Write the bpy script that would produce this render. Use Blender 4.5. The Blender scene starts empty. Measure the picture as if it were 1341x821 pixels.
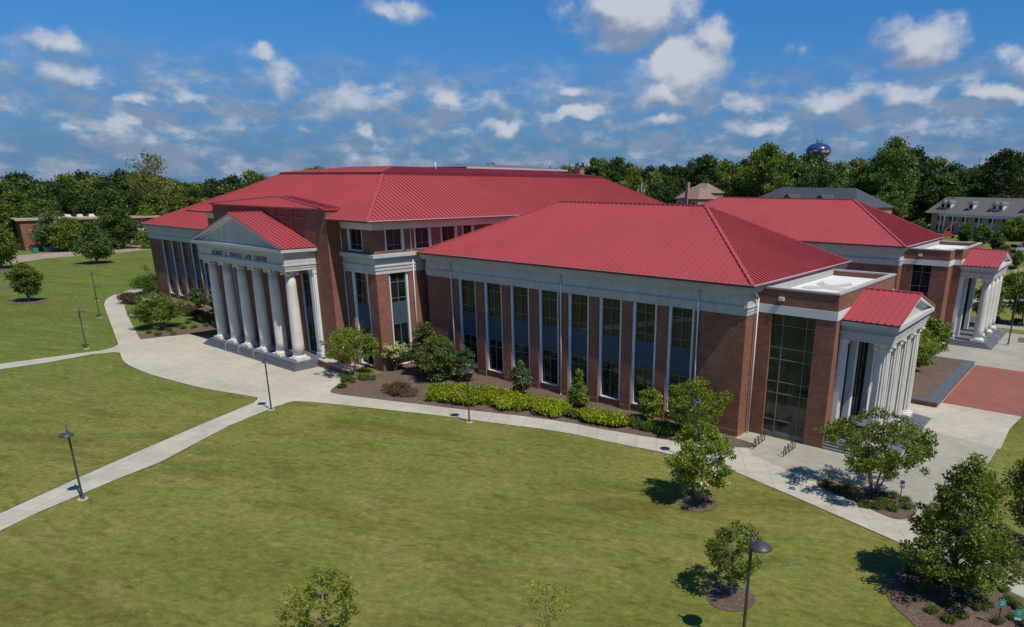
import bpy, math, random
import numpy as np
from mathutils import Vector, Matrix

scene = bpy.context.scene
R = math.radians

# ------------------------------------------------------------------ camera
cam_data = bpy.data.cameras.new("camera")
cam = bpy.data.objects.new("camera", cam_data)
scene.collection.objects.link(cam)
scene.camera = cam
yaw, pitch, roll = R(-37.4433), R(17.1303), R(0.4903)
Fw = Vector((math.sin(yaw)*math.cos(pitch), math.cos(yaw)*math.cos(pitch), -math.sin(pitch)))
Rt = Vector((math.cos(yaw), -math.sin(yaw), 0))
Up = Rt.cross(Fw)
R2 = Rt*math.cos(roll) + Up*math.sin(roll)
U2 = -Rt*math.sin(roll) + Up*math.cos(roll)
cam.matrix_world = Matrix(((R2.x, U2.x, -Fw.x, 0), (R2.y, U2.y, -Fw.y, 0), (R2.z, U2.z, -Fw.z, 22.0), (0, 0, 0, 1)))
cam_data.sensor_width = 36
cam_data.lens = 36*890.63/1341
cam_data.shift_x = -0.0722
cam_data.shift_y = 0.0779
cam_data.clip_start = 0.5
cam_data.clip_end = 8000

# ------------------------------------------------------------------ light
SUN_EL = R(58.3)
to_sun = Vector((math.cos(SUN_EL)*0.988, -math.cos(SUN_EL)*0.155, math.sin(SUN_EL)))
sun_data = bpy.data.lights.new("sun", 'SUN')
sun_data.energy = 5.0
sun_data.angle = R(0.53)
sun_data.color = (1.0, 0.94, 0.82)
sun = bpy.data.objects.new("sun", sun_data)
sun.rotation_euler = to_sun.to_track_quat('Z', 'Y').to_euler()
scene.collection.objects.link(sun)
scene.view_settings.view_transform = 'Standard'
scene.view_settings.look = 'None'
scene.view_settings.exposure = -0.32
scene.view_settings.gamma = 1
scene.view_settings.use_curve_mapping = False
scene.cycles.max_bounces = 6
scene.cycles.diffuse_bounces = 3
scene.cycles.transmission_bounces = 4
scene.cycles.transparent_max_bounces = 8
scene.cycles.sample_clamp_indirect = 4
scene.cycles.use_denoising = True

world = bpy.data.worlds.new("World")
scene.world = world
world.use_nodes = True
world.cycles.sampling_method = 'MANUAL'
world.cycles.sample_map_resolution = 256
W = world.node_tree
W.nodes.clear()


class NT:
    """short-hand for building node trees"""
    def __init__(s, tree): s.t = tree
    def n(s, typ, **kw):
        nd = s.t.nodes.new(typ)
        for k, v in kw.items():
            if k.startswith('i_'):
                key = k[2:]
                key = int(key) if key.isdigit() else key.replace('_', ' ')
                s.set(nd.inputs[key], v)
            else:
                setattr(nd, k, v)
        return nd
    def set(s, inp, v):
        if hasattr(v, 'is_output'):
            s.t.links.new(v, inp)
        else:
            inp.default_value = v
    def m(s, op, a, b=0.0, c=None, clamp=False):
        nd = s.t.nodes.new('ShaderNodeMath'); nd.operation = op; nd.use_clamp = clamp
        s.set(nd.inputs[0], a); s.set(nd.inputs[1], b)
        if c is not None: s.set(nd.inputs[2], c)
        return nd.outputs[0]
    def vm(s, op, a, b=None):
        nd = s.t.nodes.new('ShaderNodeVectorMath'); nd.operation = op
        s.set(nd.inputs[0], a)
        if b is not None: s.set(nd.inputs[1], b)
        return nd.outputs[1] if op in ('LENGTH', 'DISTANCE', 'DOT_PRODUCT') else nd.outputs[0]
    def mix(s, f, a, b, blend='MIX'):
        nd = s.t.nodes.new('ShaderNodeMix'); nd.data_type = 'RGBA'; nd.blend_type = blend
        s.set(nd.inputs[0], f); s.set(nd.inputs[6], a); s.set(nd.inputs[7], b)
        return nd.outputs[2]
    def ramp(s, v, lo, hi, a=0.0, b=1.0, smooth=True):
        nd = s.t.nodes.new('ShaderNodeMapRange')
        nd.interpolation_type = 'SMOOTHSTEP' if smooth else 'LINEAR'
        s.set(nd.inputs[0], v)
        for i, x in ((1, lo), (2, hi), (3, a), (4, b)): nd.inputs[i].default_value = x
        return nd.outputs[0]
    def noise(s, vec, scale, detail=4, rough=0.55, dist=0.0):
        nd = s.t.nodes.new('ShaderNodeTexNoise')
        s.set(nd.inputs['Vector'], vec)
        nd.inputs['Scale'].default_value = scale; nd.inputs['Detail'].default_value = detail
        nd.inputs['Roughness'].default_value = rough; nd.inputs['Distortion'].default_value = dist
        return nd.outputs[0]


def c4(c): return (c[0], c[1], c[2], 1.0)


w = NT(W)
sky = w.n('ShaderNodeTexSky', sky_type='NISHITA', sun_disc=False, sun_elevation=SUN_EL,
          sun_rotation=math.atan2(to_sun.x, to_sun.y), altitude=3000, air_density=1.0, dust_density=0.0, ozone_density=8.0)
gam = w.n('ShaderNodeGamma', i_Color=sky.outputs[0], i_Gamma=1.0)
blue = w.mix(1.0, gam.outputs[0], (0.80, 2.05, 2.55, 1), 'MULTIPLY')
tc = w.n('ShaderNodeTexCoord')
dirv = tc.outputs['Generated']
sep = w.n('ShaderNodeSeparateXYZ', i_0=dirv)
# the thick air near the horizon
blue = w.mix(w.ramp(sep.outputs[2], 0.0, 0.27, 0.93, 0.0), blue, (1.9, 3.8, 7.0, 1))
# clouds are laid out over the whole dome: a low bank round the horizon and separate cumulus
pz = w.m('MAXIMUM', sep.outputs[2], 0.02)
flat = w.n('ShaderNodeCombineXYZ', i_0=w.m('DIVIDE', sep.outputs[0], w.m('ADD', pz, 0.12)),
           i_1=w.m('DIVIDE', sep.outputs[1], w.m('ADD', pz, 0.12)), i_2=w.m('MULTIPLY', pz, 9.0))
warp = w.vm('MULTIPLY', w.vm('SUBTRACT', w.n('ShaderNodeTexNoise', i_Vector=dirv, i_Scale=18.0, i_Detail=5.0).outputs[1], (0.5, 0.5, 0.5)), (0.085, 0.085, 0.05))
wd = w.vm('ADD', dirv, warp)
blobs = [((-0.548, 0.8096, 0.2103), 0.1212, 0.0539, 1.5),
         ((-0.4978, 0.8557, 0.1411), 0.0898, 0.0651, 1.4),
         ((-0.471, 0.8644, 0.176), 0.0516, 0.0426, 1.0),
         ((-0.5236, 0.8442, 0.1147), 0.0651, 0.0337, 1.1),
         ((-0.2287, 0.959, 0.1674), 0.0741, 0.0426, 1.3),
         ((-0.1306, 0.9812, 0.1423), 0.0337, 0.0224, 1.0),
         ((-0.9463, 0.2903, 0.1426), 0.0471, 0.0191, 0.85),
         ((-0.9469, 0.3029, 0.1082), 0.0696, 0.0224, 0.6),
         ((-0.9281, 0.3626, 0.0844), 0.0314, 0.0101, 1.2),
         ((-0.9104, 0.4028, 0.0944), 0.0247, 0.0135, 0.9),
         ((-0.8596, 0.4968, 0.1192), 0.0516, 0.0359, 0.8),
         ((-0.8665, 0.4771, 0.1472), 0.0269, 0.0135, 0.6),
         ((-0.7742, 0.597, 0.2104), 0.0516, 0.0224, 0.8),
         ((-0.7429, 0.661, 0.1055), 0.0404, 0.0224, 0.9),
         ((-0.8017, 0.5893, 0.1006), 0.0516, 0.0314, 0.75),
         ((-0.7008, 0.7055, 0.1051), 0.0382, 0.0202, 0.8),
         ((-0.6187, 0.7764, 0.1199), 0.0224, 0.0135, 1.0),
         ((-0.6173, 0.7816, 0.0898), 0.0426, 0.0157, 1.1),
         ((-0.8115, 0.5809, 0.0633), 0.0269, 0.0202, 0.9),
         ((-0.5277, 0.8454, 0.0826), 0.0494, 0.0135, 0.8),
         ((-0.3256, 0.9402, 0.1005), 0.0561, 0.0202, 0.8),
         ((-0.2574, 0.9603, 0.108), 0.101, 0.0224, 0.75),
         ((-0.1559, 0.9819, 0.1078), 0.0516, 0.0202, 1.0),
         ((-0.441, 0.8915, 0.1037), 0.0449, 0.0202, 0.7),
         ((-0.3678, 0.9161, 0.1599), 0.0337, 0.0157, 0.45),
         ((-0.6969, 0.7133, 0.074), 0.0426, 0.0157, 0.7),
         ((-0.4043, 0.9115, 0.0752), 0.0673, 0.018, 0.7),
         ((-0.1948, 0.9782, 0.0712), 0.0898, 0.0157, 0.6),
         ((-0.9415, 0.3325, 0.0548), 0.0673, 0.0135, 0.5)]


def cloud_cover(wdv, dv_):
    cover = None
    for (c, rx, rz, wt) in blobs:
        d = w.vm('LENGTH', w.vm('MULTIPLY', w.vm('SUBTRACT', wdv, c), (1/rx, 1/rx, 1/rz)))
        f = w.m('MAXIMUM', w.m('MULTIPLY', w.m('SUBTRACT', 1.0, d), wt), 0.0)
        cover = f if cover is None else w.m('MAXIMUM', cover, f)
    n1 = w.noise(w.vm('MULTIPLY', dv_, (1.0, 1.0, 1.35)), 20.0, 10, 0.60)
    nb = w.noise(w.vm('MULTIPLY', dv_, (1.0, 1.0, 2.1)), 21.0, 8, 0.60)
    return cover, n1, nb


cover, n1, nb = cloud_cover(wd, dirv)
n2 = w.noise(flat.outputs[0], 1.3, 5, 0.6, 0.2)
up_n1 = w.noise(w.vm('MULTIPLY', w.vm('ADD', dirv, (0.004, -0.001, 0.012)), (1.0, 1.0, 1.5)), 15.0, 3, 0.5)
lo_n1 = w.noise(w.vm('MULTIPLY', dirv, (1.0, 1.0, 1.5)), 15.0, 3, 0.5)
dens = w.m('ADD', w.m('MULTIPLY', cover, 1.2), w.m('MULTIPLY', w.m('SUBTRACT', n1, 0.5), 2.3))
puff = w.m('MULTIPLY', w.ramp(dens, 0.0, 1.05), w.ramp(cover, 0.0, 0.40))
# low bank of small cumulus with thin haze between
band = w.m('MULTIPLY', w.ramp(sep.outputs[2], -0.01, 0.012), w.ramp(sep.outputs[2], 0.17, 0.10))
bd = w.m('ADD', w.m('MULTIPLY', nb, 0.8), w.m('MULTIPLY', n2, 0.25))
bank = w.m('MULTIPLY', band, w.m('ADD', w.m('MULTIPLY', w.ramp(bd, 0.48, 0.62), 0.55), w.m('ADD', w.m('MULTIPLY', w.ramp(bd, 0.38, 0.56), 0.20), 0.04)))
amount = w.m('MAXIMUM', w.m('MULTIPLY', puff, 0.93), bank)
lit = w.m('MULTIPLY', w.m('SUBTRACT', lo_n1, up_n1), 2.0)
up_cover = cloud_cover(w.vm('ADD', wd, (0.006, -0.002, 0.016)), dirv)[0]
lit = w.m('ADD', lit, w.m('MULTIPLY', w.m('SUBTRACT', cover, up_cover), 1.1))
shade = w.ramp(w.m('ADD', w.m('ADD', w.m('MULTIPLY', dens, 0.30), 0.28), lit), 0.0, 0.9)
ccol = w.mix(shade, (4.6, 6.0, 8.4, 1), (11.8, 12.4, 13.4, 1))
skyc = w.mix(amount, blue, ccol)
bg = w.n('ShaderNodeBackground', i_Color=skyc, i_Strength=0.06)
w.n('ShaderNodeOutputWorld', i_Surface=bg.outputs[0])

# ------------------------------------------------------------------ materials
MATS = {}


def new_mat(name):
    m = bpy.data.materials.new(name); m.use_nodes = True
    m.node_tree.nodes.clear()
    return m, NT(m.node_tree)


def finish(t, shader, bump=None):
    t.n('ShaderNodeOutputMaterial', i_Surface=shader)


def simple(name, col, rough=0.6, metal=0.0, var=0.12, vscale=1.5, spec=0.5, fine=0.0, bump=0.0, bscale=40):
    m, t = new_mat(name)
    g = t.n('ShaderNodeTexCoord').outputs['Object']
    n = t.noise(g, vscale, 5, 0.6)
    f = t.ramp(n, 0.3, 0.7, 1-var, 1+var, False)
    col_o = t.vm('SCALE', c4(col)[:3]) if False else None
    vm = t.t.nodes.new('ShaderNodeVectorMath'); vm.operation = 'SCALE'
    vm.inputs[0].default_value = col[:3]; t.set(vm.inputs['Scale'], f)
    c = vm.outputs[0]
    if fine:
        n2_ = t.noise(g, bscale, 2, 0.5)
        vm2 = t.t.nodes.new('ShaderNodeVectorMath'); vm2.operation = 'SCALE'
        t.set(vm2.inputs[0], c); t.set(vm2.inputs['Scale'], t.ramp(n2_, 0.25, 0.75, 1-fine, 1+fine, False))
        c = vm2.outputs[0]
    b = t.n('ShaderNodeBsdfPrincipled', i_Roughness=rough, i_Metallic=metal)
    t.set(b.inputs['Base Color'], c)
    b.inputs['Specular IOR Level'].default_value = spec
    if bump:
        bn = t.n('ShaderNodeBump', i_Strength=bump, i_Distance=0.05, i_Height=t.noise(g, bscale, 4, 0.6))
        t.set(b.inputs['Normal'], bn.outputs[0])
    finish(t, b.outputs[0])
    MATS[name] = m
    return m


def brick_mat(name, c1, c2, mortar, stain=0.16):
    m, t = new_mat(name)
    g = t.n('ShaderNodeTexCoord').outputs['Object']
    s = t.n('ShaderNodeSeparateXYZ', i_0=g)
    uv = t.n('ShaderNodeCombineXYZ', i_0=t.m('ADD', s.outputs[0], s.outputs[1]), i_1=s.outputs[2])
    br = t.n('ShaderNodeTexBrick', i_Vector=uv.outputs[0], i_Color1=c4(c1), i_Color2=c4(c2), i_Mortar=c4(mortar))
    br.inputs['Scale'].default_value = 1.0
    br.inputs['Brick Width'].default_value = 0.42
    br.inputs['Row Height'].default_value = 0.14
    br.inputs['Mortar Size'].default_value = 0.012
    n = t.noise(g, 0.35, 5, 0.6)
    nf = t.noise(t.vm('MULTIPLY', g, (1.0, 1.0, 5.0)), 2.2, 4, 0.6)
    f = t.m('MULTIPLY', t.ramp(n, 0.3, 0.7, 1-stain, 1+stain, False), t.ramp(nf, 0.3, 0.7, 1-stain*0.8, 1+stain*0.8, False))
    vm = t.t.nodes.new('ShaderNodeVectorMath'); vm.operation = 'SCALE'
    t.set(vm.inputs[0], br.outputs[0]); t.set(vm.inputs['Scale'], f)
    b = t.n('ShaderNodeBsdfPrincipled', i_Roughness=0.85)
    t.set(b.inputs['Base Color'], vm.outputs[0])
    b.inputs['Specular IOR Level'].default_value = 0.25
    bn = t.n('ShaderNodeBump', i_Strength=0.35, i_Distance=0.01, i_Height=t.m('SUBTRACT', 1.0, br.outputs[1]))
    t.set(b.inputs['Normal'], bn.outputs[0])
    finish(t, b.outputs[0]); MATS[name] = m
    return m


brick = brick_mat('red_brick', (0.285, 0.122, 0.078), (0.20, 0.080, 0.052), (0.24, 0.15, 0.11))
brick_far = brick_mat('orange_brick', (0.42, 0.21, 0.15), (0.34, 0.16, 0.11), (0.35, 0.28, 0.23))
paver = brick_mat('clay_paver', (0.31, 0.115, 0.085), (0.27, 0.095, 0.07), (0.22, 0.12, 0.10), 0.08)


def stone_mat(name, col, rough=0.75, jw=1.6, jh=0.75):
    m, t = new_mat(name)
    g = t.n('ShaderNodeTexCoord').outputs['Object']
    s = t.n('ShaderNodeSeparateXYZ', i_0=g)
    uv = t.n('ShaderNodeCombineXYZ', i_0=t.m('ADD', s.outputs[0], s.outputs[1]), i_1=s.outputs[2])
    br = t.n('ShaderNodeTexBrick', i_Vector=uv.outputs[0], i_Color1=(1, 1, 1, 1), i_Color2=(0.93, 0.93, 0.93, 1), i_Mortar=(0.62, 0.62, 0.62, 1))
    br.inputs['Scale'].default_value = 1.0; br.inputs['Brick Width'].default_value = jw
    br.inputs['Row Height'].default_value = jh; br.inputs['Mortar Size'].default_value = 0.012
    streak = t.noise(t.vm('MULTIPLY', g, (1.6, 1.6, 0.25)), 1.5, 5, 0.65)
    cloud = t.noise(g, 0.8, 4, 0.6)
    f = t.m('MULTIPLY', t.ramp(streak, 0.3, 0.75, 1.06, 0.86, False), t.ramp(cloud, 0.3, 0.7, 0.93, 1.05, False))
    vm = t.t.nodes.new('ShaderNodeVectorMath'); vm.operation = 'SCALE'
    t.set(vm.inputs[0], t.mix(1.0, br.outputs[0], c4(col), 'MULTIPLY')); t.set(vm.inputs['Scale'], f)
    b = t.n('ShaderNodeBsdfPrincipled', i_Roughness=rough)
    t.set(b.inputs['Base Color'], vm.outputs[0]); b.inputs['Specular IOR Level'].default_value = 0.3
    finish(t, b.outputs[0]); MATS[name] = m
    return m


stone = stone_mat('cast_stone', (0.56, 0.55, 0.53))
trim = simple('white_trim', (0.70, 0.71, 0.72), 0.6, var=0.06, vscale=0.7)
column_stone = stone_mat('column_stone', (0.70, 0.66, 0.59), jw=50, jh=2.1)
concrete_cap = simple('grey_cap', (0.40, 0.40, 0.38), 0.8, var=0.1)


def roof_mat():
    m, t = new_mat('red_standing_seam')
    g = t.n('ShaderNodeTexCoord').outputs['Object']
    a = t.noise(t.vm('MULTIPLY', g, (1, 1, 0.4)), 0.18, 4, 0.5)
    bb = t.noise(g, 2.5, 4, 0.6)
    f = t.m('MULTIPLY', t.ramp(a, 0.3, 0.7, 0.93, 1.06, False), t.ramp(bb, 0.3, 0.7, 0.95, 1.05, False))
    vm = t.t.nodes.new('ShaderNodeVectorMath'); vm.operation = 'SCALE'
    vm.inputs[0].default_value = (0.405, 0.070, 0.074); t.set(vm.inputs['Scale'], f)
    p = t.n('ShaderNodeBsdfPrincipled', i_Roughness=0.42)
    t.set(p.inputs['Base Color'], vm.outputs[0]); p.inputs['Specular IOR Level'].default_value = 0.55
    t.set(p.inputs['Normal'], t.n('ShaderNodeBump', i_Strength=0.12, i_Distance=0.02, i_Height=t.noise(g, 3.0, 2, 0.5)).outputs[0])
    finish(t, p.outputs[0]); MATS['roof'] = m
    return m


roof_red = roof_mat()
roof_dark = simple('maroon_gutter', (0.16, 0.02, 0.03), 0.4, var=0.05)
gutter_light = simple('gutter_glint_fascia', (0.55, 0.42, 0.45), 0.4, var=0.05)  # pale colour paints the highlight on gutter edges; also the monitor fascia's own colour
soffit = simple('soffit_panel', (0.30, 0.29, 0.28), 0.8, var=0.05)
slate_step = simple('blue_grey_granite', (0.13, 0.145, 0.17), 0.6, var=0.15, fine=0.15)
slate_cap = simple('slate_cap', (0.10, 0.125, 0.15), 0.6, var=0.15, fine=0.1)
shingle = simple('grey_shingle', (0.15, 0.135, 0.135), 0.9, var=0.15, fine=0.25, bscale=6)
shingle_dark = simple('slate_shingle', (0.055, 0.065, 0.085), 0.9, var=0.15, fine=0.2, bscale=6)
monitor_grey = simple('grey_metal_roof', (0.13, 0.17, 0.20), 0.5, var=0.08)
membrane = simple('white_membrane', (0.74, 0.74, 0.72), 0.8, var=0.06, vscale=0.5)
stain = simple('roof_stain', (0.50, 0.47, 0.41), 0.9, var=0.2)
house_white = simple('white_siding', (0.50, 0.52, 0.55), 0.7, var=0.04)
panel_blue = simple('blue_grey_panel', (0.06, 0.088, 0.115), 0.6, spec=0.2, var=0.12, vscale=0.8)
mullion_m = simple('grey_mullion', (0.16, 0.17, 0.17), 0.5, var=0.05)
pipe_m = simple('downpipe_metal', (0.58, 0.60, 0.62), 0.45, var=0.05)
dark_metal = simple('dark_post', (0.055, 0.06, 0.068), 0.45, var=0.1)
black_metal = simple('black_metal', (0.012, 0.012, 0.013), 0.4, var=0.1)
rail_m = simple('pale_rail', (0.62, 0.62, 0.60), 0.4)
tower_blue = simple('navy_paint', (0.025, 0.06, 0.20), 0.25, var=0.05)
tower_pink = simple('pink_paint', (0.75, 0.22, 0.27), 0.4, var=0.1)
letter_m = simple('bronze_letters', (0.13, 0.12, 0.11), 0.6)
sign_teal = simple('teal_sign', (0.0, 0.42, 0.32), 0.4, var=0.03)
sign_white = simple('sign_white', (0.75, 0.75, 0.75), 0.4, var=0.03)
sign_blue = simple('sign_blue', (0.08, 0.13, 0.30), 0.4, var=0.03)
rubber = simple('tyre_rubber', (0.02, 0.02, 0.02), 0.8)
rim_m = simple('wheel_rim', (0.35, 0.35, 0.36), 0.3, 0.8)
bark = simple('bark', (0.16, 0.12, 0.09), 0.9, var=0.25, vscale=6)
bark_pale = simple('pale_bark', (0.30, 0.23, 0.17), 0.85, var=0.25, vscale=6)
valve_green = simple('valve_lid', (0.07, 0.22, 0.14), 0.6)
dumpster_green = simple('dumpster_paint', (0.015, 0.075, 0.07), 0.5)
dumpster_bright = simple('bright_green_paint', (0.0, 0.32, 0.20), 0.5)
lift_orange = simple('orange_paint', (0.62, 0.09, 0.05), 0.4)
wood_pole = simple('weathered_pole', (0.34, 0.27, 0.22), 0.9)


def glass_mat(name, col, rough=0.03, var=True):
    m, t = new_mat(name)
    g = t.n('ShaderNodeTexCoord').outputs['Object']
    n = t.noise(t.vm('MULTIPLY', g, (1, 1, 0.6)), 0.9, 3, 0.5)
    vm = t.t.nodes.new('ShaderNodeVectorMath'); vm.operation = 'SCALE'
    vm.inputs[0].default_value = col; t.set(vm.inputs['Scale'], t.ramp(n, 0.35, 0.65, 0.4, 1.7, False))
    b = t.n('ShaderNodeBsdfPrincipled', i_Roughness=rough)
    t.set(b.inputs['Base Color'], vm.outputs[0])
    b.inputs['Specular IOR Level'].default_value = 0.6
    bn = t.n('ShaderNodeBump', i_Strength=0.03, i_Distance=0.02, i_Height=t.noise(g, 0.8, 2, 0.5))
    t.set(b.inputs['Normal'], bn.outputs[0])
    finish(t, b.outputs[0]); MATS[name] = m
    return m


glass = glass_mat('dark_glass', (0.010, 0.014, 0.013))
glass_green = glass_mat('green_tint_glass', (0.012, 0.022, 0.020))


def grass_mat(name, a, b_, dry):
    m, t = new_mat(name)
    g = t.n('ShaderNodeTexCoord').outputs['Object']
    rotv = t.n('ShaderNodeVectorRotate', rotation_type='Z_AXIS', i_Vector=g, i_Angle=R(-20))
    wob = t.vm('ADD', rotv.outputs[0], t.vm('MULTIPLY', t.vm('SUBTRACT', t.n('ShaderNodeTexNoise', i_Vector=g, i_Scale=0.02, i_Detail=1.0).outputs[1], (0.5, 0.5, 0.5)), (5, 3, 0)))
    st = t.vm('MULTIPLY', wob, (0.20, 0.55, 1.0))
    st2 = t.vm('MULTIPLY', wob, (0.55, 1.25, 1.0))
    big = t.noise(g, 0.07, 6, 0.6, 0.5)
    mow = t.noise(st, 0.65, 6, 0.65, 0.6)
    mid = t.noise(g, 1.6, 7, 0.78)
    fine = t.noise(st2, 2.6, 7, 0.8)
    tiny = t.noise(g, 30.0, 4, 0.7)
    sx = t.n('ShaderNodeSeparateXYZ', i_0=g)
    west = t.m('MULTIPLY', t.ramp(t.m('ADD', sx.outputs[0], t.m('MULTIPLY', big, 30.0)), -50.0, -110.0), 0.75)
    c = t.mix(t.ramp(big, 0.36, 0.64), c4(a), c4(b_))
    c = t.mix(west, c, c4((a[0]*0.66, a[1]*0.98, a[2]*0.9)))
    band = t.noise(t.vm('MULTIPLY', wob, (0.045, 0.16, 1.0)), 1.0, 6, 0.62, 0.4)
    c = t.mix(t.m('MULTIPLY', t.ramp(band, 0.50, 0.66), 0.85), c, c4((a[0]*0.82, a[1]*0.70, a[2]*0.75)))
    c = t.mix(t.m('MULTIPLY', t.ramp(mow, 0.50, 0.68), 0.6), c, c4(dry))
    c = t.mix(t.m('MULTIPLY', t.ramp(t.noise(st, 1.5, 6, 0.7, 0.8), 0.50, 0.68), 0.70), c, c4((a[0]*0.66, a[1]*0.60, a[2]*0.62)))
    c = t.mix(t.m('MULTIPLY', t.ramp(t.noise(st2, 1.1, 5, 0.7, 0.5), 0.52, 0.72), 0.5), c, c4((b_[0]*1.25, b_[1]*1.28, b_[2]*1.3)))
    vm = t.t.nodes.new('ShaderNodeVectorMath'); vm.operation = 'SCALE'
    t.set(vm.inputs[0], c)
    k = t.m('MULTIPLY', t.ramp(fine, 0.28, 0.72, 0.66, 1.34, False), t.ramp(tiny, 0.28, 0.72, 0.65, 1.35, False))
    t.set(vm.inputs['Scale'], t.m('MULTIPLY', k, t.ramp(mid, 0.3, 0.7, 0.70, 1.30, False)))
    p = t.n('ShaderNodeBsdfPrincipled', i_Roughness=0.95)
    t.set(p.inputs['Base Color'], vm.outputs[0]); p.inputs['Specular IOR Level'].default_value = 0.1
    h = t.m('ADD', t.m('MULTIPLY', fine, 0.5), t.m('MULTIPLY', tiny, 0.5))
    t.set(p.inputs['Normal'], t.n('ShaderNodeBump', i_Strength=0.6, i_Distance=0.09, i_Height=h).outputs[0])
    finish(t, p.outputs[0]); MATS[name] = m
    return m


lawn_m = grass_mat('lawn', (0.150, 0.168, 0.033), (0.195, 0.198, 0.048), (0.245, 0.205, 0.075))


def concrete_mat(name, col, joint=1.8, ang=0.0, strength=0.24):
    m, t = new_mat(name)
    g = t.n('ShaderNodeTexCoord').outputs['Object']
    rv = t.n('ShaderNodeVectorRotate', rotation_type='Z_AXIS', i_Vector=g, i_Angle=ang)
    s = t.n('ShaderNodeSeparateXYZ', i_0=rv.outputs[0])
    def line(o):
        fr = t.m('FRACT', t.m('DIVIDE', o, joint))
        return t.m('LESS_THAN', t.m('ABSOLUTE', t.m('SUBTRACT', fr, 0.5)), 0.03/joint)
    ln = t.m('MAXIMUM', line(s.outputs[0]), line(s.outputs[1]))
    slab = t.n('ShaderNodeTexWhiteNoise', i_Vector=t.vm('FLOOR', t.vm('SCALE', rv.outputs[0]) if False else t.vm('DIVIDE', t.vm('ADD', rv.outputs[0], (joint/2, joint/2, 0)), (joint, joint, 1000.0))))
    big = t.noise(g, 0.13, 5, 0.6)
    mid = t.noise(g, 1.1, 5, 0.65)
    fine = t.noise(g, 14.0, 4, 0.6)
    f = t.m('MULTIPLY', t.ramp(big, 0.3, 0.7, 0.86, 1.08, False), t.m('MULTIPLY', t.ramp(mid, 0.3, 0.7, 0.88, 1.07, False), t.ramp(fine, 0.3, 0.7, 0.93, 1.06, False)))
    f = t.m('MULTIPLY', f, t.ramp(slab.outputs[0], 0, 1, 0.93, 1.04, False))
    f = t.m('MULTIPLY', f, t.m('SUBTRACT', 1.0, t.m('MULTIPLY', ln, strength)))
    vm = t.t.nodes.new('ShaderNodeVectorMath'); vm.operation = 'SCALE'
    t.set(vm.inputs[0], t.mix(t.ramp(t.noise(g, 0.3, 5, 0.7), 0.55, 0.75), c4(col), c4((col[0]*0.92, col[1]*0.86, col[2]*0.76))))
    t.set(vm.inputs['Scale'], f)
    p = t.n('ShaderNodeBsdfPrincipled', i_Roughness=0.85)
    t.set(p.inputs['Base Color'], vm.outputs[0]); p.inputs['Specular IOR Level'].default_value = 0.25
    finish(t, p.outputs[0]); MATS[name] = m
    return m


concrete = concrete_mat('concrete', (0.385, 0.365, 0.30), 3.0, R(20))
concrete_w = concrete_mat('concrete_walk', (0.50, 0.47, 0.39), 1.8, R(-32))
concrete_l = concrete_mat('concrete_plaza', (0.52, 0.48, 0.39), 4.6, R(3))
concrete_d = concrete_mat('concrete_light', (0.50, 0.46, 0.38), 3.0, R(33))
road_tan = concrete_mat('tan_roadway', (0.38, 0.31, 0.24), 6.0, R(20), 0.1)
asphalt = concrete_mat('parking_asphalt', (0.26, 0.20, 0.155), 9.0, 0, 0.05)


def mulch_mat():
    m, t = new_mat('mulch')
    g = t.n('ShaderNodeTexCoord').outputs['Object']
    a = t.noise(g, 7.0, 6, 0.75); b_ = t.noise(g, 26.0, 4, 0.7); c_ = t.noise(g, 0.5, 4, 0.6)
    c = t.mix(t.ramp(a, 0.35, 0.65), c4((0.115, 0.078, 0.060)), c4((0.215, 0.155, 0.122)))
    vm = t.t.nodes.new('ShaderNodeVectorMath'); vm.operation = 'SCALE'
    t.set(vm.inputs[0], c); t.set(vm.inputs['Scale'], t.m('MULTIPLY', t.ramp(b_, 0.3, 0.7, 0.55, 1.4, False), t.ramp(c_, 0.3, 0.7, 0.85, 1.15, False)))
    p = t.n('ShaderNodeBsdfPrincipled', i_Roughness=0.95)
    t.set(p.inputs['Base Color'], vm.outputs[0]); p.inputs['Specular IOR Level'].default_value = 0.1
    t.set(p.inputs['Normal'], t.n('ShaderNodeBump', i_Strength=0.8, i_Distance=0.08, i_Height=b_).outputs[0])
    finish(t, p.outputs[0]); MATS['mulch'] = m
    return m


mulch = mulch_mat()


def leaf_mat(name, dark, light, trans=0.38, gloss=0.4):
    m, t = new_mat(name)
    geo = t.n('ShaderNodeNewGeometry')
    oi = t.n('ShaderNodeObjectInfo')
    g = t.n('ShaderNodeTexCoord').outputs['Object']
    cl = t.ramp(t.noise(g, 0.45, 3, 0.5), 0.35, 0.65)
    rpi = geo.outputs['Random Per Island']
    f = t.m('ADD', t.m('MULTIPLY', rpi, 0.45), t.m('MULTIPLY', cl, 0.55))
    c = t.mix(f, c4(dark), c4(light))
    c = t.mix(t.m('MULTIPLY', t.ramp(rpi, 0.93, 1.0), 0.5), c, c4((min(1, light[0]*2.0), light[1]*1.25, light[2]*0.8)))
    vm = t.t.nodes.new('ShaderNodeVectorMath'); vm.operation = 'SCALE'
    t.set(vm.inputs[0], c); t.set(vm.inputs['Scale'], t.ramp(oi.outputs['Random'], 0, 1, 0.82, 1.2, False))
    p = t.n('ShaderNodeBsdfPrincipled', i_Roughness=0.5)
    t.set(p.inputs['Base Color'], vm.outputs[0]); p.inputs['Specular IOR Level'].default_value = gloss
    tr = t.n('ShaderNodeBsdfTranslucent')
    t.set(tr.inputs[0], t.mix(1.0, vm.outputs[0], (1.25, 1.3, 0.55, 1), 'MULTIPLY'))
    mx = t.n('ShaderNodeMixShader', i_0=trans, i_1=p.outputs[0], i_2=tr.outputs[0])
    finish(t, mx.outputs[0]); MATS[name] = m
    return m


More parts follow.
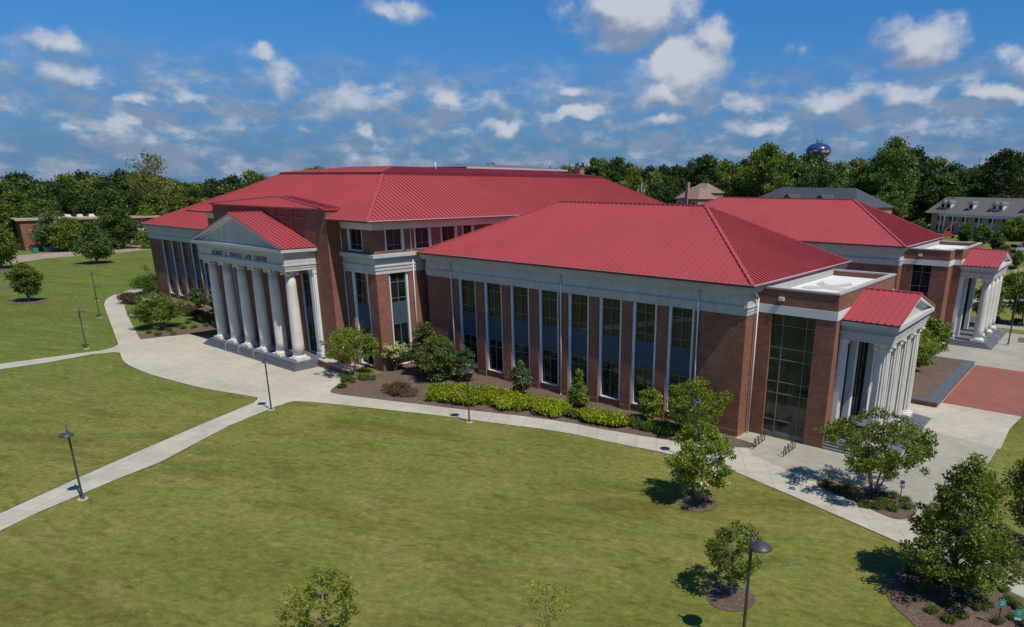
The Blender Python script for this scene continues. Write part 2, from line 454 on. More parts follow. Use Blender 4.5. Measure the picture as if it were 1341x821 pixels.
leaf_crape = leaf_mat('crape_leaves', (0.0911, 0.1488, 0.02), (0.2734, 0.3498, 0.04))
leaf_oak = leaf_mat('oak_leaves', (0.079, 0.1249, 0.02), (0.2369, 0.3045, 0.045))
leaf_young = leaf_mat('young_leaves', (0.161, 0.198, 0.025), (0.368, 0.385, 0.055))
leaf_forest = leaf_mat('forest_leaves', (0.022, 0.0484, 0.0132), (0.066, 0.1078, 0.0264), 0.2, 0.2)
leaf_mid = leaf_mat('mid_green_leaves', (0.0438, 0.0915, 0.016), (0.1313, 0.2074, 0.032), 0.25)
leaf_bright = leaf_mat('bright_green_leaves', (0.072, 0.1265, 0.015), (0.18, 0.2415, 0.03), 0.3)
leaf_yellow = leaf_mat('yellow_green_leaves', (0.09, 0.105, 0.02), (0.22, 0.21, 0.045), 0.3)
leaf_juniper = leaf_mat('juniper_leaves', (0.15, 0.20, 0.005), (0.33, 0.38, 0.010), 0.2)
leaf_brown = leaf_mat('bronze_leaves', (0.07, 0.05, 0.018), (0.16, 0.11, 0.045), 0.2)
leaf_holly = leaf_mat('holly_leaves', (0.0552, 0.0926, 0.016), (0.1656, 0.2049, 0.038), 0.2)
leaf_blue = leaf_mat('blue_green_leaves', (0.054, 0.1035, 0.035), (0.15, 0.2242, 0.075), 0.25)
petal = leaf_mat('white_petals', (0.60, 0.60, 0.52), (0.85, 0.85, 0.78), 0.2)
petal_cream = leaf_mat('cream_petals', (0.62, 0.66, 0.28), (0.85, 0.86, 0.50), 0.2)


def car_paint(name, col):
    m, t = new_mat(name)
    p = t.n('ShaderNodeBsdfPrincipled', i_Roughness=0.3, i_Metallic=0.2)
    g = t.n('ShaderNodeTexCoord').outputs['Object']
    vm = t.t.nodes.new('ShaderNodeVectorMath'); vm.operation = 'SCALE'
    vm.inputs[0].default_value = col; t.set(vm.inputs['Scale'], t.ramp(t.noise(g, 3, 2, 0.5), 0.3, 0.7, 0.95, 1.05, False))
    t.set(p.inputs['Base Color'], vm.outputs[0]); p.inputs['Coat Weight'].default_value = 0.6
    finish(t, p.outputs[0]); MATS[name] = m
    return m

# ------------------------------------------------------------------ mesh helpers
COL = scene.collection
WORLD = {}


class MB:
    def __init__(s): s.v = []; s.f = []; s.mi = []; s.cur = 0
    def add(s, vs, fs):
        o = len(s.v); s.v.extend([tuple(map(float, p)) for p in vs])
        for f in fs: s.f.append(tuple(o+i for i in f)); s.mi.append(s.cur)
        return s
    def box(s, x0, x1, y0, y1, z0, z1):
        x0, x1 = min(x0, x1), max(x0, x1); y0, y1 = min(y0, y1), max(y0, y1)
        return s.add([(x0, y0, z0), (x1, y0, z0), (x1, y1, z0), (x0, y1, z0), (x0, y0, z1), (x1, y0, z1), (x1, y1, z1), (x0, y1, z1)],
                     [(3, 2, 1, 0), (4, 5, 6, 7), (0, 1, 5, 4), (1, 2, 6, 5), (2, 3, 7, 6), (3, 0, 4, 7)])
    def prism(s, poly, z0, z1):
        n = len(poly)
        if sum(poly[i][0]*poly[(i+1) % n][1]-poly[(i+1) % n][0]*poly[i][1] for i in range(n)) < 0: poly = poly[::-1]
        return s.add([(p[0], p[1], z0) for p in poly]+[(p[0], p[1], z1) for p in poly],
                     [tuple(range(n-1, -1, -1)), tuple(range(n, 2*n))]+[(i, (i+1) % n, n+(i+1) % n, n+i) for i in range(n)])
    def extrude(s, poly3, vec):
        n = len(poly3); q = [tuple(a+b for a, b in zip(p, vec)) for p in poly3]
        return s.add(list(poly3)+q, [tuple(range(n-1, -1, -1)), tuple(range(n, 2*n))]+[(i, (i+1) % n, n+(i+1) % n, n+i) for i in range(n)])
    def lathe(s, cx, cy, prof, n=20, flutes=0, depth=0.0):
        m = n if not flutes else flutes*4
        vs = []
        for r, z in prof:
            for i in range(m):
                a = 2*math.pi*i/m
                rr = r*(1-depth*(1 if i % 4 in (2,) else (0.7 if i % 4 in (1, 3) else 0))) if flutes else r
                vs.append((cx+rr*math.cos(a), cy+rr*math.sin(a), z))
        fs = []
        for k in range(len(prof)-1):
            for i in range(m):
                j = (i+1) % m
                fs.append((k*m+i, k*m+j, (k+1)*m+j, (k+1)*m+i))
        fs.append(tuple(range(m-1, -1, -1))); fs.append(tuple((len(prof)-1)*m+i for i in range(m)))
        return s.add(vs, fs)
    def tube(s, pts, r, n=6):
        pts = [Vector(p) for p in pts]
        rs = r if isinstance(r, (list, tuple)) else [r]*len(pts)
        vs = []
        for i, p in enumerate(pts):
            d = (pts[min(i+1, len(pts)-1)]-pts[max(i-1, 0)]).normalized()
            a = d.cross(Vector((0, 0, 1)))
            if a.length < 0.05: a = d.cross(Vector((1, 0, 0)))
            a.normalize(); b = d.cross(a)
            for k in range(n):
                t = 2*math.pi*k/n
                vs.append(tuple(p+(a*math.cos(t)+b*math.sin(t))*rs[i]))
        fs = [(i*n+k, (i+1)*n+k, (i+1)*n+(k+1) % n, i*n+(k+1) % n) for i in range(len(pts)-1) for k in range(n)]
        fs.append(tuple(range(n))); fs.append(tuple(len(vs)-1-k for k in range(n)))
        return s.add(vs, fs)
    def bar(s, a, b, w, h):
        """a straight bar of square section from a to b, height h standing up"""
        a = Vector(a); b = Vector(b); d = (b-a).normalized()
        sd = d.cross(Vector((0, 0, 1)))
        if sd.length < 1e-4: sd = Vector((1, 0, 0))
        sd.normalize(); up = sd.cross(d)
        vs = []
        for p in (a, b):
            for (i, j) in ((-1, 0), (1, 0), (1, 1), (-1, 1)): vs.append(tuple(p+sd*(w/2*i)+up*(h*j)))
        return s.add(vs, [(3, 2, 1, 0), (4, 5, 6, 7), (0, 1, 5, 4), (1, 2, 6, 5), (2, 3, 7, 6), (3, 0, 4, 7)])
    def obj(s, name, mats, parent=None, smooth=False):
        me = bpy.data.meshes.new(name)
        me.from_pydata(s.v, [], s.f)
        ms = mats if isinstance(mats, (list, tuple)) else [mats]
        for m in ms: me.materials.append(m)
        if len(ms) > 1: me.polygons.foreach_set('material_index', s.mi)
        if smooth: me.polygons.foreach_set('use_smooth', [True]*len(me.polygons))
        me.update()
        o = bpy.data.objects.new(name, me)
        COL.objects.link(o)
        attach(o, parent)
        return o


def attach(o, parent):
    WORLD[o.name] = Matrix.Identity(4)
    if parent is not None:
        o.parent = parent
        o.matrix_parent_inverse = WORLD.get(parent.name, Matrix.Identity(4)).inverted()


class Fr:
    """a wall's own frame: s along it, n out of it"""
    def __init__(f, o, s, n): f.o = o; f.s = s; f.n = n
    def p(f, s, n, z): return (f.o[0]+f.s[0]*s+f.n[0]*n, f.o[1]+f.s[1]*s+f.n[1]*n, z)
    def box(f, mb, s0, s1, n0, n1, z0, z1):
        vs = [f.p(s0, n0, z0), f.p(s1, n0, z0), f.p(s1, n1, z0), f.p(s0, n1, z0), f.p(s0, n0, z1), f.p(s1, n0, z1), f.p(s1, n1, z1), f.p(s0, n1, z1)]
        flip = (f.s[0]*f.n[1]-f.s[1]*f.n[0]) < 0
        if (s1 < s0) != (n1 < n0): flip = not flip
        fs = [(3, 2, 1, 0), (4, 5, 6, 7), (0, 1, 5, 4), (1, 2, 6, 5), (2, 3, 7, 6), (3, 0, 4, 7)]
        if flip: fs = [x[::-1] for x in fs]
        mb.add(vs, fs)


def tag(o, label=None, cat=None, group=None, kind=None):
    if label: o['label'] = label
    if cat: o['category'] = cat
    if group: o['group'] = group
    if kind: o['kind'] = kind
    return o


def empty(name, loc=(0, 0, 0), rz=0):
    o = bpy.data.objects.new(name, None)
    COL.objects.link(o); o.location = loc; o.rotation_euler = (0, 0, rz)
    o.empty_display_size = 0.3
    WORLD[o.name] = Matrix.Translation(Vector(loc)) @ Matrix.Rotation(rz, 4, 'Z')
    return o


def proto_empty(name):
    o = empty(name); return o


CH = {}


def copy_tree(o, parent=None):
    c = o.copy(); COL.objects.link(c)
    c.parent = parent
    for ch in [x for x in o.children]:
        copy_tree(ch, c)
    return c


def dup(root, loc, rz=0.0, sc=1.0, label=None, group=None):
    r = copy_tree(root)
    place(r, loc, rz, sc)
    if label: r['label'] = label
    if group: r['group'] = group
    return r


def place(r, loc, rz=0.0, sc=1.0):
    r.location = loc; r.rotation_euler = (0, 0, rz)
    r.scale = (sc, sc, sc) if not isinstance(sc, tuple) else sc
    return r


class Pool:
    """the first time hands out the thing itself, later on copies of it"""
    def __init__(s, root): s.root = root; s.used = False
    def put(s, loc, rz=0.0, sc=1.0, label=None, group=None):
        if not s.used:
            s.used = True; r = place(s.root, loc, rz, sc)
            if label: r['label'] = label
            if group: r['group'] = group
            return r
        return dup(s.root, loc, rz, sc, label, group)


def catmull(pts, closed=True, n=6):
    out = []
    m = len(pts)
    rng = range(m) if closed else range(m-1)
    for i in rng:
        p0 = pts[(i-1) % m] if closed or i > 0 else pts[i]
        p1 = pts[i]; p2 = pts[(i+1) % m]
        p3 = pts[(i+2) % m] if closed or i < m-2 else pts[(i+1) % m]
        for k in range(n):
            t = k/n
            out.append(tuple(0.5*((2*p1[j])+(-p0[j]+p2[j])*t+(2*p0[j]-5*p1[j]+4*p2[j]-p3[j])*t*t+(-p0[j]+3*p1[j]-3*p2[j]+p3[j])*t**3) for j in (0, 1)))
    if not closed: out.append(pts[-1])
    return out


def sheet(name, poly, z, mat, kind='structure', label=None, thick=0.0):
    mb = MB()
    n = len(poly)
    if sum(poly[i][0]*poly[(i+1) % n][1]-poly[(i+1) % n][0]*poly[i][1] for i in range(n)) < 0: poly = poly[::-1]
    if thick: mb.prism(poly, z-thick, z)
    else: mb.add([(p[0], p[1], z) for p in poly], [tuple(range(n))])
    o = mb.obj(name, mat)
    if kind: o['kind'] = kind
    if label: o['label'] = label
    return o


# ------------------------------------------------------------------ ground
def hill(x, y):
    t = min(1, max(0, (y-176)/42.0)); t = t*t*(3-2*t)
    t2 = min(1, max(0, (y-215)/120.0))
    return 7.0*t+1.5*t2


mb = MB()
ys = [-600, -200, -60, 0, 60, 120, 160, 172]+[176+3*i for i in range(15)]+[230, 250, 280, 320, 345, 500, 900, 1500, 2600]
xs = [-3200, -1500, -800, -400, -200, -100, 0, 100, 200, 400, 800, 1500, 2500]
for y in ys:
    for x in xs: mb.v.append((x, y, hill(x, y)))
nx = len(xs)
for j in range(len(ys)-1):
    for i in range(nx-1):
        mb.f.append((j*nx+i, j*nx+i+1, (j+1)*nx+i+1, (j+1)*nx+i)); mb.mi.append(0)
mb.obj('lawn_ground', lawn_m)['kind'] = 'structure'

# front plaza with the walk to the north and the walk along the building
plaza = [(-102.66, 32.05), (-96.36, 30.45), (-89.56, 30.15), (-83.47, 30.64), (-77.04, 31.55), (-71.45, 32.99), (-69.65, 33.39), (-68.94, 33.1), (-68.06, 32.48),
         (-65.33, 33.21), (-65.44, 34.43), (-64.94, 35.51), (-61.08, 37.31), (-54.5, 39.93), (-52.27, 40.82), (-48.91, 42.04)]
walk_low = [(-48.91, 42.04), (-44.88, 43.28), (-40.39, 44.84), (-36.57, 45.82), (-33.41, 46.24), (-30.44, 46.72), (-27.61, 47.18), (-23.99, 47.29), (-21.24, 47.29), (-18.09, 46.47), (-15.67, 45.84)]
plaza_top = [(-22.05, 55.13), (-24.0, 56.3), (-24.0, 60), (-66, 62), (-70, 52), (-100, 52), (-102.0, 45.0)]
poly = catmull(plaza, False, 5)
bed_up = [(-50.98, 43.88), (-53.57, 43.07), (-56.95, 41.82), (-60.54, 40.62), (-63.37, 39.73), (-64.69, 39.38), (-71.3, 45.5), (-72, 50), (-101.6, 50), (-101.31, 44.05), (-107.83, 43.06), (-108.7, 39.92), (-109.38, 37.03), (-117.93, 39.36), (-129.59, 42.7), (-142.3, 46.63), (-151.56, 50.17), (-156.18, 53.19), (-159.21, 56.0)]
north = [(-162.66, 57.3), (-162.1, 54.92), (-157.38, 50.2), (-152.78, 47.33), (-146.87, 44.92), (-137.88, 42.22), (-119.76, 37.09), (-108.28, 33.82)]
sheet('plaza', poly+bed_up[:6]+bed_up[6:10]+bed_up[10:13]+catmull(bed_up[13:], False, 4)+catmull(north, False, 5), 0.012, concrete_l)
walk_up = [(-50.98, 43.88), (-47.01, 45.38), (-42.35, 47.04), (-38.39, 48.09), (-35.91, 48.45), (-33.24, 49.01), (-30.67, 49.56), (-28.59, 50.11), (-26.16, 50.63), (-26.4, 53.9), (-24.0, 54.0), (-24.0, 57.2), (-16, 57.2)]
sheet('footpath', catmull(walk_low, False, 4)+[(-11.32, 44.56), (-6.46, 43.14), (-2.75, 42.03), (-0.56, 41.3), (2.26, 40.28), (2.51, 42.36), (-0.8, 43.62), (-2.23, 44.36), (-3.67, 45.05), (-4.27, 45.3)]+[(-12.27, 55.46), (-16, 57.2)][:1]+[(-17.4, 56.5), (-24.3, 56.5), (-24.5, 54.4)]+catmull(walk_up[:9], False, 4)[::-1], 0.016, concrete_w)
# east forecourt
sheet('forecourt', [(-21.48, 51.44), (-15.82, 49.54), (-11.42, 48.41), (-7.34, 46.46), (-4.27, 45.3), (-4.09, 47.71), (-4.94, 56.08), (-5.27, 60.86), (-5.17, 66.32), (-5.03, 72.93), (-4.46, 78.86), (-3.2, 79), (-2.5, 95), (-2, 124.5), (-60, 124.5), (-60, 79.2), (-17.3, 79.0), (-17.3, 56.6), (-24.4, 56.6), (-24.4, 54.9)], 0.02, concrete)
sheet('forecourt_slab', [(-12.91, 68.23), (-4.95, 66.38), (-5.03, 72.93), (-4.58, 77.8), (-11.8, 77.8), (-11.8, 75.4), (-26, 75.4), (-26, 74.0), (-17.2, 74.0), (-11.3, 71.6)], 0.023, concrete_d)
# diagonal walk and the west walk
sheet('diagonal_path', [(-68.31, 32.61), (-65.0, 24.73), (-63.26, 20.83), (-61.09, 16.09), (-59.09, 12.04), (-57.55, 9.02), (-56.32, 6.38), (-53.23, 5.79), (-54.53, 8.32), (-55.73, 10.68), (-56.86, 13.74), (-57.88, 16.58), (-58.75, 19.66), (-60.83, 23.25), (-63.11, 27.33), (-64.6, 31.45), (-65.21, 33.15)], 0.008, concrete_w)
sheet('west_path', [(-102.66, 32.05), (-103.68, 31.78), (-104.54, 29.42), (-103.89, 24.26), (-104.37, 19.83), (-104.9, 14.38), (-107.9, 14.92), (-107.51, 20.56), (-106.89, 25.08), (-106.53, 28.31), (-105.94, 30.75), (-106.78, 32.66), (-108.28, 33.82), (-97.5, 32)][:13], 0.008, concrete_w)
# soil strip where turf meets paving, with the edge's shadow painted into its colour
def soil_shadow_line(pts, wd=0.13, z=0.005):
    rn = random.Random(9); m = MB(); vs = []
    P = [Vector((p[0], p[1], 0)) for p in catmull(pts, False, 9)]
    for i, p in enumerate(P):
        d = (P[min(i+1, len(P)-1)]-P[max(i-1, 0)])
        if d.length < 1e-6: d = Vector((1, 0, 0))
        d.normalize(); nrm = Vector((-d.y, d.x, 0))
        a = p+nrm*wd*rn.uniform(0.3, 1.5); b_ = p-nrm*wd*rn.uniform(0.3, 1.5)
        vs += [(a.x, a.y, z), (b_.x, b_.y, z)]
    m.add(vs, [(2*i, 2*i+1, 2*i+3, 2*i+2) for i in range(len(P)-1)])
    m.obj('soil_shadow_edge', soil)['kind'] = 'structure'


soil = simple('soil_and_edge_shadow', (0.085, 0.065, 0.035), 0.95, var=0.3, vscale=3)  # dark tone holds both the soil and the shadow at the path edge
soil_shadow_line(plaza+walk_low[1:]+[(-11.32, 44.56), (-6.46, 43.14)])
soil_shadow_line([(-68.31, 32.61), (-65.0, 24.73), (-63.26, 20.83), (-61.09, 16.09), (-59.09, 12.04), (-57.55, 9.02)])
soil_shadow_line([(-54.53, 8.32), (-55.73, 10.68), (-56.86, 13.74), (-57.88, 16.58), (-58.75, 19.66), (-60.83, 23.25), (-63.11, 27.33), (-64.6, 31.45), (-65.21, 33.15)])
soil_shadow_line([(-102.66, 32.05), (-103.68, 31.78), (-104.54, 29.42), (-103.89, 24.26), (-104.37, 19.83)]); soil_shadow_line([(-107.51, 20.56), (-106.89, 25.08), (-106.53, 28.31), (-105.94, 30.75), (-106.78, 32.66), (-108.28, 33.82)])
soil_shadow_line(north)
# clay paver walk with its granite strip
sheet('paver_walk', [(-11.87, 77.9), (-4.7, 77.9), (-4.9, 98.2), (-11.87, 98.2)], 0.030, paver)
sheet('granite_strip', [(-4.7, 77.9), (-3.4, 77.9), (-3.6, 98.2), (-4.9, 98.2)], 0.034, slate_cap)
# roads
sheet('campus_road', [(-229.56, 44.12), (-239.93, 56.16), (-245.82, 63.01), (-248.33, 77.27), (-250.38, 85.32), (-255.97, 96.44), (-260.03, 106.64), (-278.09, 114.28), (-274.61, 103.73), (-272.3, 93.12), (-267.78, 83.62), (-264.19, 76.09), (-262.22, 64.6), (-260.95, 50.75)], 0.012, road_tan)
sheet('parking_court', [(-261.68, 64.46), (-263.62, 75.92), (-280.3, 83.63), (-290.83, 84.16), (-293.68, 79.37), (-282.05, 70.41)], 0.008, asphalt)
sheet('east_road', [(-120, 157), (-40, 161), (20, 166), (90, 178), (90, 170), (20, 158), (-40, 153), (-120, 149)], 0.012, road_tan)
sheet('east_path', [(-40, 128.3), (20, 128.3), (20, 131.5), (-40, 131.5)], 0.012, concrete)
mbk = MB()
for a, b_ in (((-120, 149), (-40, 153)), ((-40, 153), (20, 158)), ((20, 158), (90, 170))):
    mbk.bar((a[0], a[1], 0), (b_[0], b_[1], 0), 0.3, 0.14)
mbk.obj('road_kerb', trim)['kind'] = 'structure'

# mulch beds
def bed(name, pts, z=0.035, smooth=True):
    o = sheet(name, catmull(pts, True, 5) if smooth else pts, z, mulch)
    return o


bed('planting_bed', [(-65.83, 39.74), (-64.19, 39.42), (-60.54, 40.62), (-56.95, 41.82), (-53.57, 43.07), (-48.63, 44.83), (-42.35, 47.04), (-38.39, 48.09), (-35.91, 48.45), (-33.24, 49.01), (-30.67, 49.56), (-28.59, 50.11), (-26.16, 50.63), (-24.07, 51.61), (-25.5, 54.5), (-66, 55.2), (-67.5, 47.5), (-69.2, 46.9), (-68.81, 46.47), (-67.76, 42.64)])
bed('planting_bed', [(-109.38, 37.03), (-108.7, 39.92), (-107.83, 43.06), (-107.79, 47.07), (-101.9, 46.4), (-101.9, 48.0), (-106.5, 48.3), (-108.5, 54.0), (-150, 55.8), (-142.75, 48.42), (-138.99, 49.44), (-131.61, 53.58), (-123.44, 51.54), (-113.68, 48.38), (-114.55, 44.48), (-114.76, 41.26), (-112.05, 37.82)], smooth=False)
bed('planting_bed', [(-15.19, 49.32), (-15.14, 50.0), (-14.41, 50.67), (-12.96, 50.74), (-11.57, 50.45), (-9.93, 50.91), (-8.8, 50.66), (-8.13, 49.77), (-7.85, 48.77), (-8.05, 47.44), (-8.77, 46.72), (-10.19, 47.06), (-12.04, 47.75), (-14.34, 48.41)])
bed('planting_bed', [(-6.44, 43.09), (-6.94, 40.85), (-7.13, 38.67), (-6.91, 37.34), (-6.24, 35.99), (-5.16, 35.1), (-4.02, 34.13), (0.13, 31.61), (4.77, 38.48), (2.27, 40.12), (-0.54, 41.13), (-2.74, 41.94), (-4.72, 42.51)])
bed('planting_bed', [(-3.58, 49.45), (-3.56, 46.59), (-3.01, 44.88), (-0.81, 43.77), (2.15, 42.79), (2.68, 48.25), (-1.44, 49.81), (-2.81, 49.79)])
for u_, (gx, gy), rr in ((0, (-20.66, 40.41), 1.45), (1, (-13.54, 31.06), 1.35)):
    bed('tree_ring_mulch', [(gx+rr*math.cos(a)*(1+0.06*math.sin(3*a)), gy+rr*math.sin(a)) for a in [k*math.pi/5 for k in range(10)]])
for (gx, gy), rr in (((-220.18, 67.53), 5.2), ((-160.11, 37.01), 3.4), ((-225.14, 48.03), 4.5), ((-185.35, 37.02), 4.5)):
    bed('tree_ring_mulch', [(gx+rr*math.cos(a), gy+rr*math.sin(a)) for a in [k*math.pi/5 for k in range(10)]])
bed('planting_bed', [(-30, 132.2), (20, 132.2), (20, 137), (-30, 137)], smooth=False)
bed('planting_bed', [(-9.3, 117.5), (6, 119), (6, 123), (-9.6, 121.5)], smooth=False)

# ------------------------------------------------------------------ main building
xc = -87.83
YC = 46.33
bld = empty('university_building', (xc, 60, 0))
tag(bld, 'long red brick building with red metal hip roofs and white column porticos', 'building')


def roof_plane(mb, poly, spacing=0.62, w=0.07, h=0.12, thick=None):
    """one roof slope with its standing seams"""
    P = [Vector(p) for p in poly]
    n = (P[1]-P[0]).cross(P[2]-P[0]).normalized()
    if n.z < 0: P.reverse(); n = -n
    mb.add([tuple(p) for p in P], [tuple(range(len(P)))])
    e = Vector((0, 0, 1)).cross(n).normalized(); t = n.cross(e)
    if t.z < 0: t = -t
    q = [((p-P[0]).dot(e), (p-P[0]).dot(t)) for p in P]
    s0 = min(a for a, _ in q); s1 = max(a for a, _ in q)
    k = s0+spacing*0.5
    while k < s1:
        ts = []
        for i in range(len(q)):
            (a, b), (c, d) = q[i], q[(i+1) % len(q)]
            if (a-k)*(c-k) < 0: ts.append(b+(d-b)*(k-a)/(c-a))
        if len(ts) >= 2 and max(ts)-min(ts) > 0.25:
            A = P[0]+e*k+t*min(ts); B = P[0]+e*k+t*max(ts)
            vs = []
            for p in (A, B):
                vs += [tuple(p-e*w/2), tuple(p-e*w/2+n*h), tuple(p+e*w/2+n*h), tuple(p+e*w/2)]
            mb.add(vs, [(0, 1, 5, 4), (1, 2, 6, 5), (2, 3, 7, 6), (0, 3, 2, 1), (4, 5, 6, 7)])
        k += spacing


def ridge(mb, a, b, w=0.32):
    mb.bar((a[0], a[1], a[2]-0.02), (b[0], b[1], b[2]-0.02), w, 0.14)


def gutters(mb, x0, x1, y0, y1, z, sides='fblr'):
    s = 0.17
    if 'f' in sides: mb.box(x0-s, x1+s, y0-s, y0-0.004, z-0.17, z+0.02)
    if 'b' in sides: mb.box(x0-s, x1+s, y1+0.004, y1+s, z-0.17, z+0.02)
    if 'r' in sides: mb.box(x1+0.004, x1+s, y0, y1, z-0.17, z+0.02)
    if 'l' in sides: mb.box(x0-s, x0-0.004, y0, y1, z-0.17, z+0.02)
    c = mb.cur; mb.cur = 1  # light strip along the top edge is a painted highlight
    l = 0.05
    if 'f' in sides: mb.box(x0-s-0.012, x1+s+0.012, y0-s-0.012, y0-s+l, z+0.022, z+0.06)
    if 'r' in sides: mb.box(x1+s-l, x1+s+0.014, y0-s+l+.002, y1+s, z-0.02, z+0.062)
    mb.cur = c


def hip_roof(x0, x1, y0, y1, ze, zr, h, spacing=0.5, label=None, sides='fblr'):
    ym = (y0+y1)/2; spacing = 0.62
    A, B, C, D = (x0, y0, ze), (x1, y0, ze), (x1, y1, ze), (x0, y1, ze)
    Ra, Rb = (x0+h, ym, zr), (x1-h, ym, zr)
    m = MB()
    roof_plane(m, [A, B, Rb, Ra], spacing); roof_plane(m, [B, C, Rb], spacing)
    roof_plane(m, [C, D, Ra, Rb], spacing); roof_plane(m, [D, A, Ra], spacing)
    m.box(x0+.01, x1-.01, y0+.01, y1-.01, ze-0.16, ze-0.006)
    o = m.obj('roof', roof_red, bld)
    r = MB()
    ridge(r, Ra, Rb)
    for a, b in ((A, Ra), (D, Ra), (B, Rb), (C, Rb)): ridge(r, a, b)
    r.obj('ridge_cap', roof_red, o)
    g = MB(); gutters(g, x0, x1, y0, y1, ze, sides); g.obj('gutter', [roof_dark, gutter_light], o)
    return o


def downpipe(x, y, z0, z1, top=None, r=0.075):
    m = MB()
    pts = [(x, y, z0)]
    m.tube([(x-0.0, y, z0+0.1), (x, y, z1)], r, 8)
    m.tube([(x, y, z0+0.15), (x, y-0.12 if top is None else y, z0+0.02)], r, 8)
    if top: m.tube([(x, y, z1-0.01), top], r, 8)
    return m.obj('downpipe', pipe_m, bld, True)


def window(fr, s0, s1, z0, z1, panes, cols=2, tw=0.3, recess=0.42, panel=None, rails=(), sill=True, frame_out=0.0, gm=None, name='window'):
    """trim, mullions, panes and spandrel panel of one opening; pier face is n=0, everything sits back from it"""
    f = MB()
    to = -0.18+frame_out
    if tw > 0.01:
        fr.box(f, s0, s0+tw, -recess-0.06, to, z0, z1); fr.box(f, s1-tw, s1, -recess-0.06, to, z0, z1)
    else:
        tw = 0
    if sill: fr.box(f, s0+tw, s1-tw, -recess-0.06, to+0.1, z0-0.002, z0+0.1)
    o = f.obj(name, trim, bld)
    g0 = s0+tw; g1 = s1-tw
    mu = MB()
    nb = -recess+0.003; nf = -recess+0.09
    for k in range(1, cols):
        s = g0+(g1-g0)*k/cols
        fr.box(mu, s-0.035, s+0.035, nb, nf, z0+0.1, z1-0.002)
    for z in rails: fr.box(mu, g0, g1, nb, nf-0.012, z-0.035, z+0.035)
    fr.box(mu, g0, g0+0.06, nb, nf-0.02, z0+0.1, z1-0.004); fr.box(mu, g1-0.06, g1, nb, nf-0.02, z0+0.1, z1-0.004)
    mu.obj('mullion', mullion_m, o)
    for (a, b) in panes:
        p = MB(); fr.box(p, g0, g1, -recess-0.05, -recess, a+0.01, b-0.01); p.obj('pane', gm or glass, o)
    if panel:
        p = MB(); a, b = panel
        fr.box(p, g0+0.003, g1-0.003, -recess-0.04, -recess+0.10, a, (a+b)/2-0.015)
        fr.box(p, g0+0.003, g1-0.003, -recess-0.04, -recess+0.10, (a+b)/2+0.015, b)
        fr.box(p, g0+0.003, g1-0.003, -recess-0.04, -recess+0.07, (a+b)/2-0.014, (a+b)/2+0.014)
        p.obj('spandrel_panel', panel_blue, o)
    return o


def entablature(x0, x1, y0, y1, zb, ze, name='entablature'):
    m = MB()
    H_ = ze-zb
    def ring(o, a, b): m.box(x0-o, x1+o, y0-o, y1+o, a, b)
    ring(0.05, zb, zb+0.30); ring(0.09, zb+0.302, zb+0.66); ring(0.17, zb+0.662, zb+0.80)
    ring(0.05, zb+0.802, ze-0.80); ring(0.40, ze-0.798, ze-0.62); ring(0.55, ze-0.618, ze-0.164)
    return m.obj(name, stone, bld)


def wing_front(y1, X, sgn):
    """eight tall bays of the long front; X maps a distance in the right wing to its place"""
    fr = Fr((0, y1), (1, 0), (0, -1))
    edges = [(-61.08, -58.09), (-56.79, -53.89), (-52.67, -49.78), (-48.47, -45.60), (-44.38, -41.57), (-40.35, -37.51), (-36.30, -33.47), (-32.28, -29.47)]
    prev = -66.49
    w_ = MB()
    for (a, b) in edges+[(-24.42, None)]:
        q0, q1 = sorted((X(prev), X(a)))
        w_.box(q0, q1, y1, y1+0.5, 0, 11.146)
        # base course
        w_.box(q0-0.03, q1+0.03, y1-0.05, y1-0.002, -0.02, 0.55)
        if b is None: break
        q0, q1 = sorted((X(a), X(b)))
        w_.box(q0+0.001, q1-0.001, y1+0.14, y1+0.498, 0, 0.78)
        window(fr, q0, q1, 0.78, 11.146, [(0.88, 4.67), (7.4, 11.14)], panel=(4.67, 7.4), rails=(3.75, 4.58, 8.13, 10.2))
        prev = b
    return w_


def wing(y1, right=True, front=True, D=24.3, x_in=-66.49, ext=None):
    X = (lambda v: v) if right else (lambda v: 2*xc-v)
    xa, xb = sorted((X(x_in if ext is None else ext), X(-24.42)))
    if front: w_ = wing_front(y1, X, 1)
    else:
        w_ = MB(); w_.box(xa, xb, y1, y1+0.5, 0, 11.146)
    w_.box(xa, xb, y1+0.502, y1+D, -0.01, 11.144)
    for o_ in ((xb, xb+0.05), (xa-0.05, xa)):
        w_.box(o_[0]+0.002, o_[1]-0.002, y1-0.045, y1+D, 0, 0.5)
    w_.obj('wall', brick, bld)
    entablature(xa, xb, y1, y1+D, 11.15, 13.9)
    hip_roof(xa-0.7, xb+0.7, y1-0.7, y1+D+0.7, 13.9, 19.84, 11.72)
    return xa, xb


wing(54.64)
wing(56.0, right=False)
wing(105.1, front=False, ext=-70)
for px_ in (-62.0, -45.15, -29.02): downpipe(px_, 54.52, 0, 13.2)
for px_ in (-62.0, -45.15): downpipe(2*xc-px_, 55.88, 0, 13.2)
downpipe(-24.1, 56.2, 0.0, 12.6, (-24.0, 54.6, 13.5))

# ---- main block
MX0, MX1, MY0, MY1 = 2*xc+67.78, -67.78, 48.21, 112.0
CX0, CX1 = xc-13.87, xc+13.87
m = MB()
m.box(MX0, MX1, MY0+0.5, MY1, 0, 11.66)
frF = Fr((0, MY0), (1, 0), (0, -1)); frR = Fr((MX1, 0), (0, 1), (1, 0)); frL = Fr((MX0, 0), (0, 1), (-1, 0))
# the core stands back 0.5 from the front and right faces; the skin has the openings
core = MB()
core.box(MX0+0.5, MX1-0.5, MY0+0.5, MY1, 0, 16.69)
core.obj('inner_wall', brick, bld)


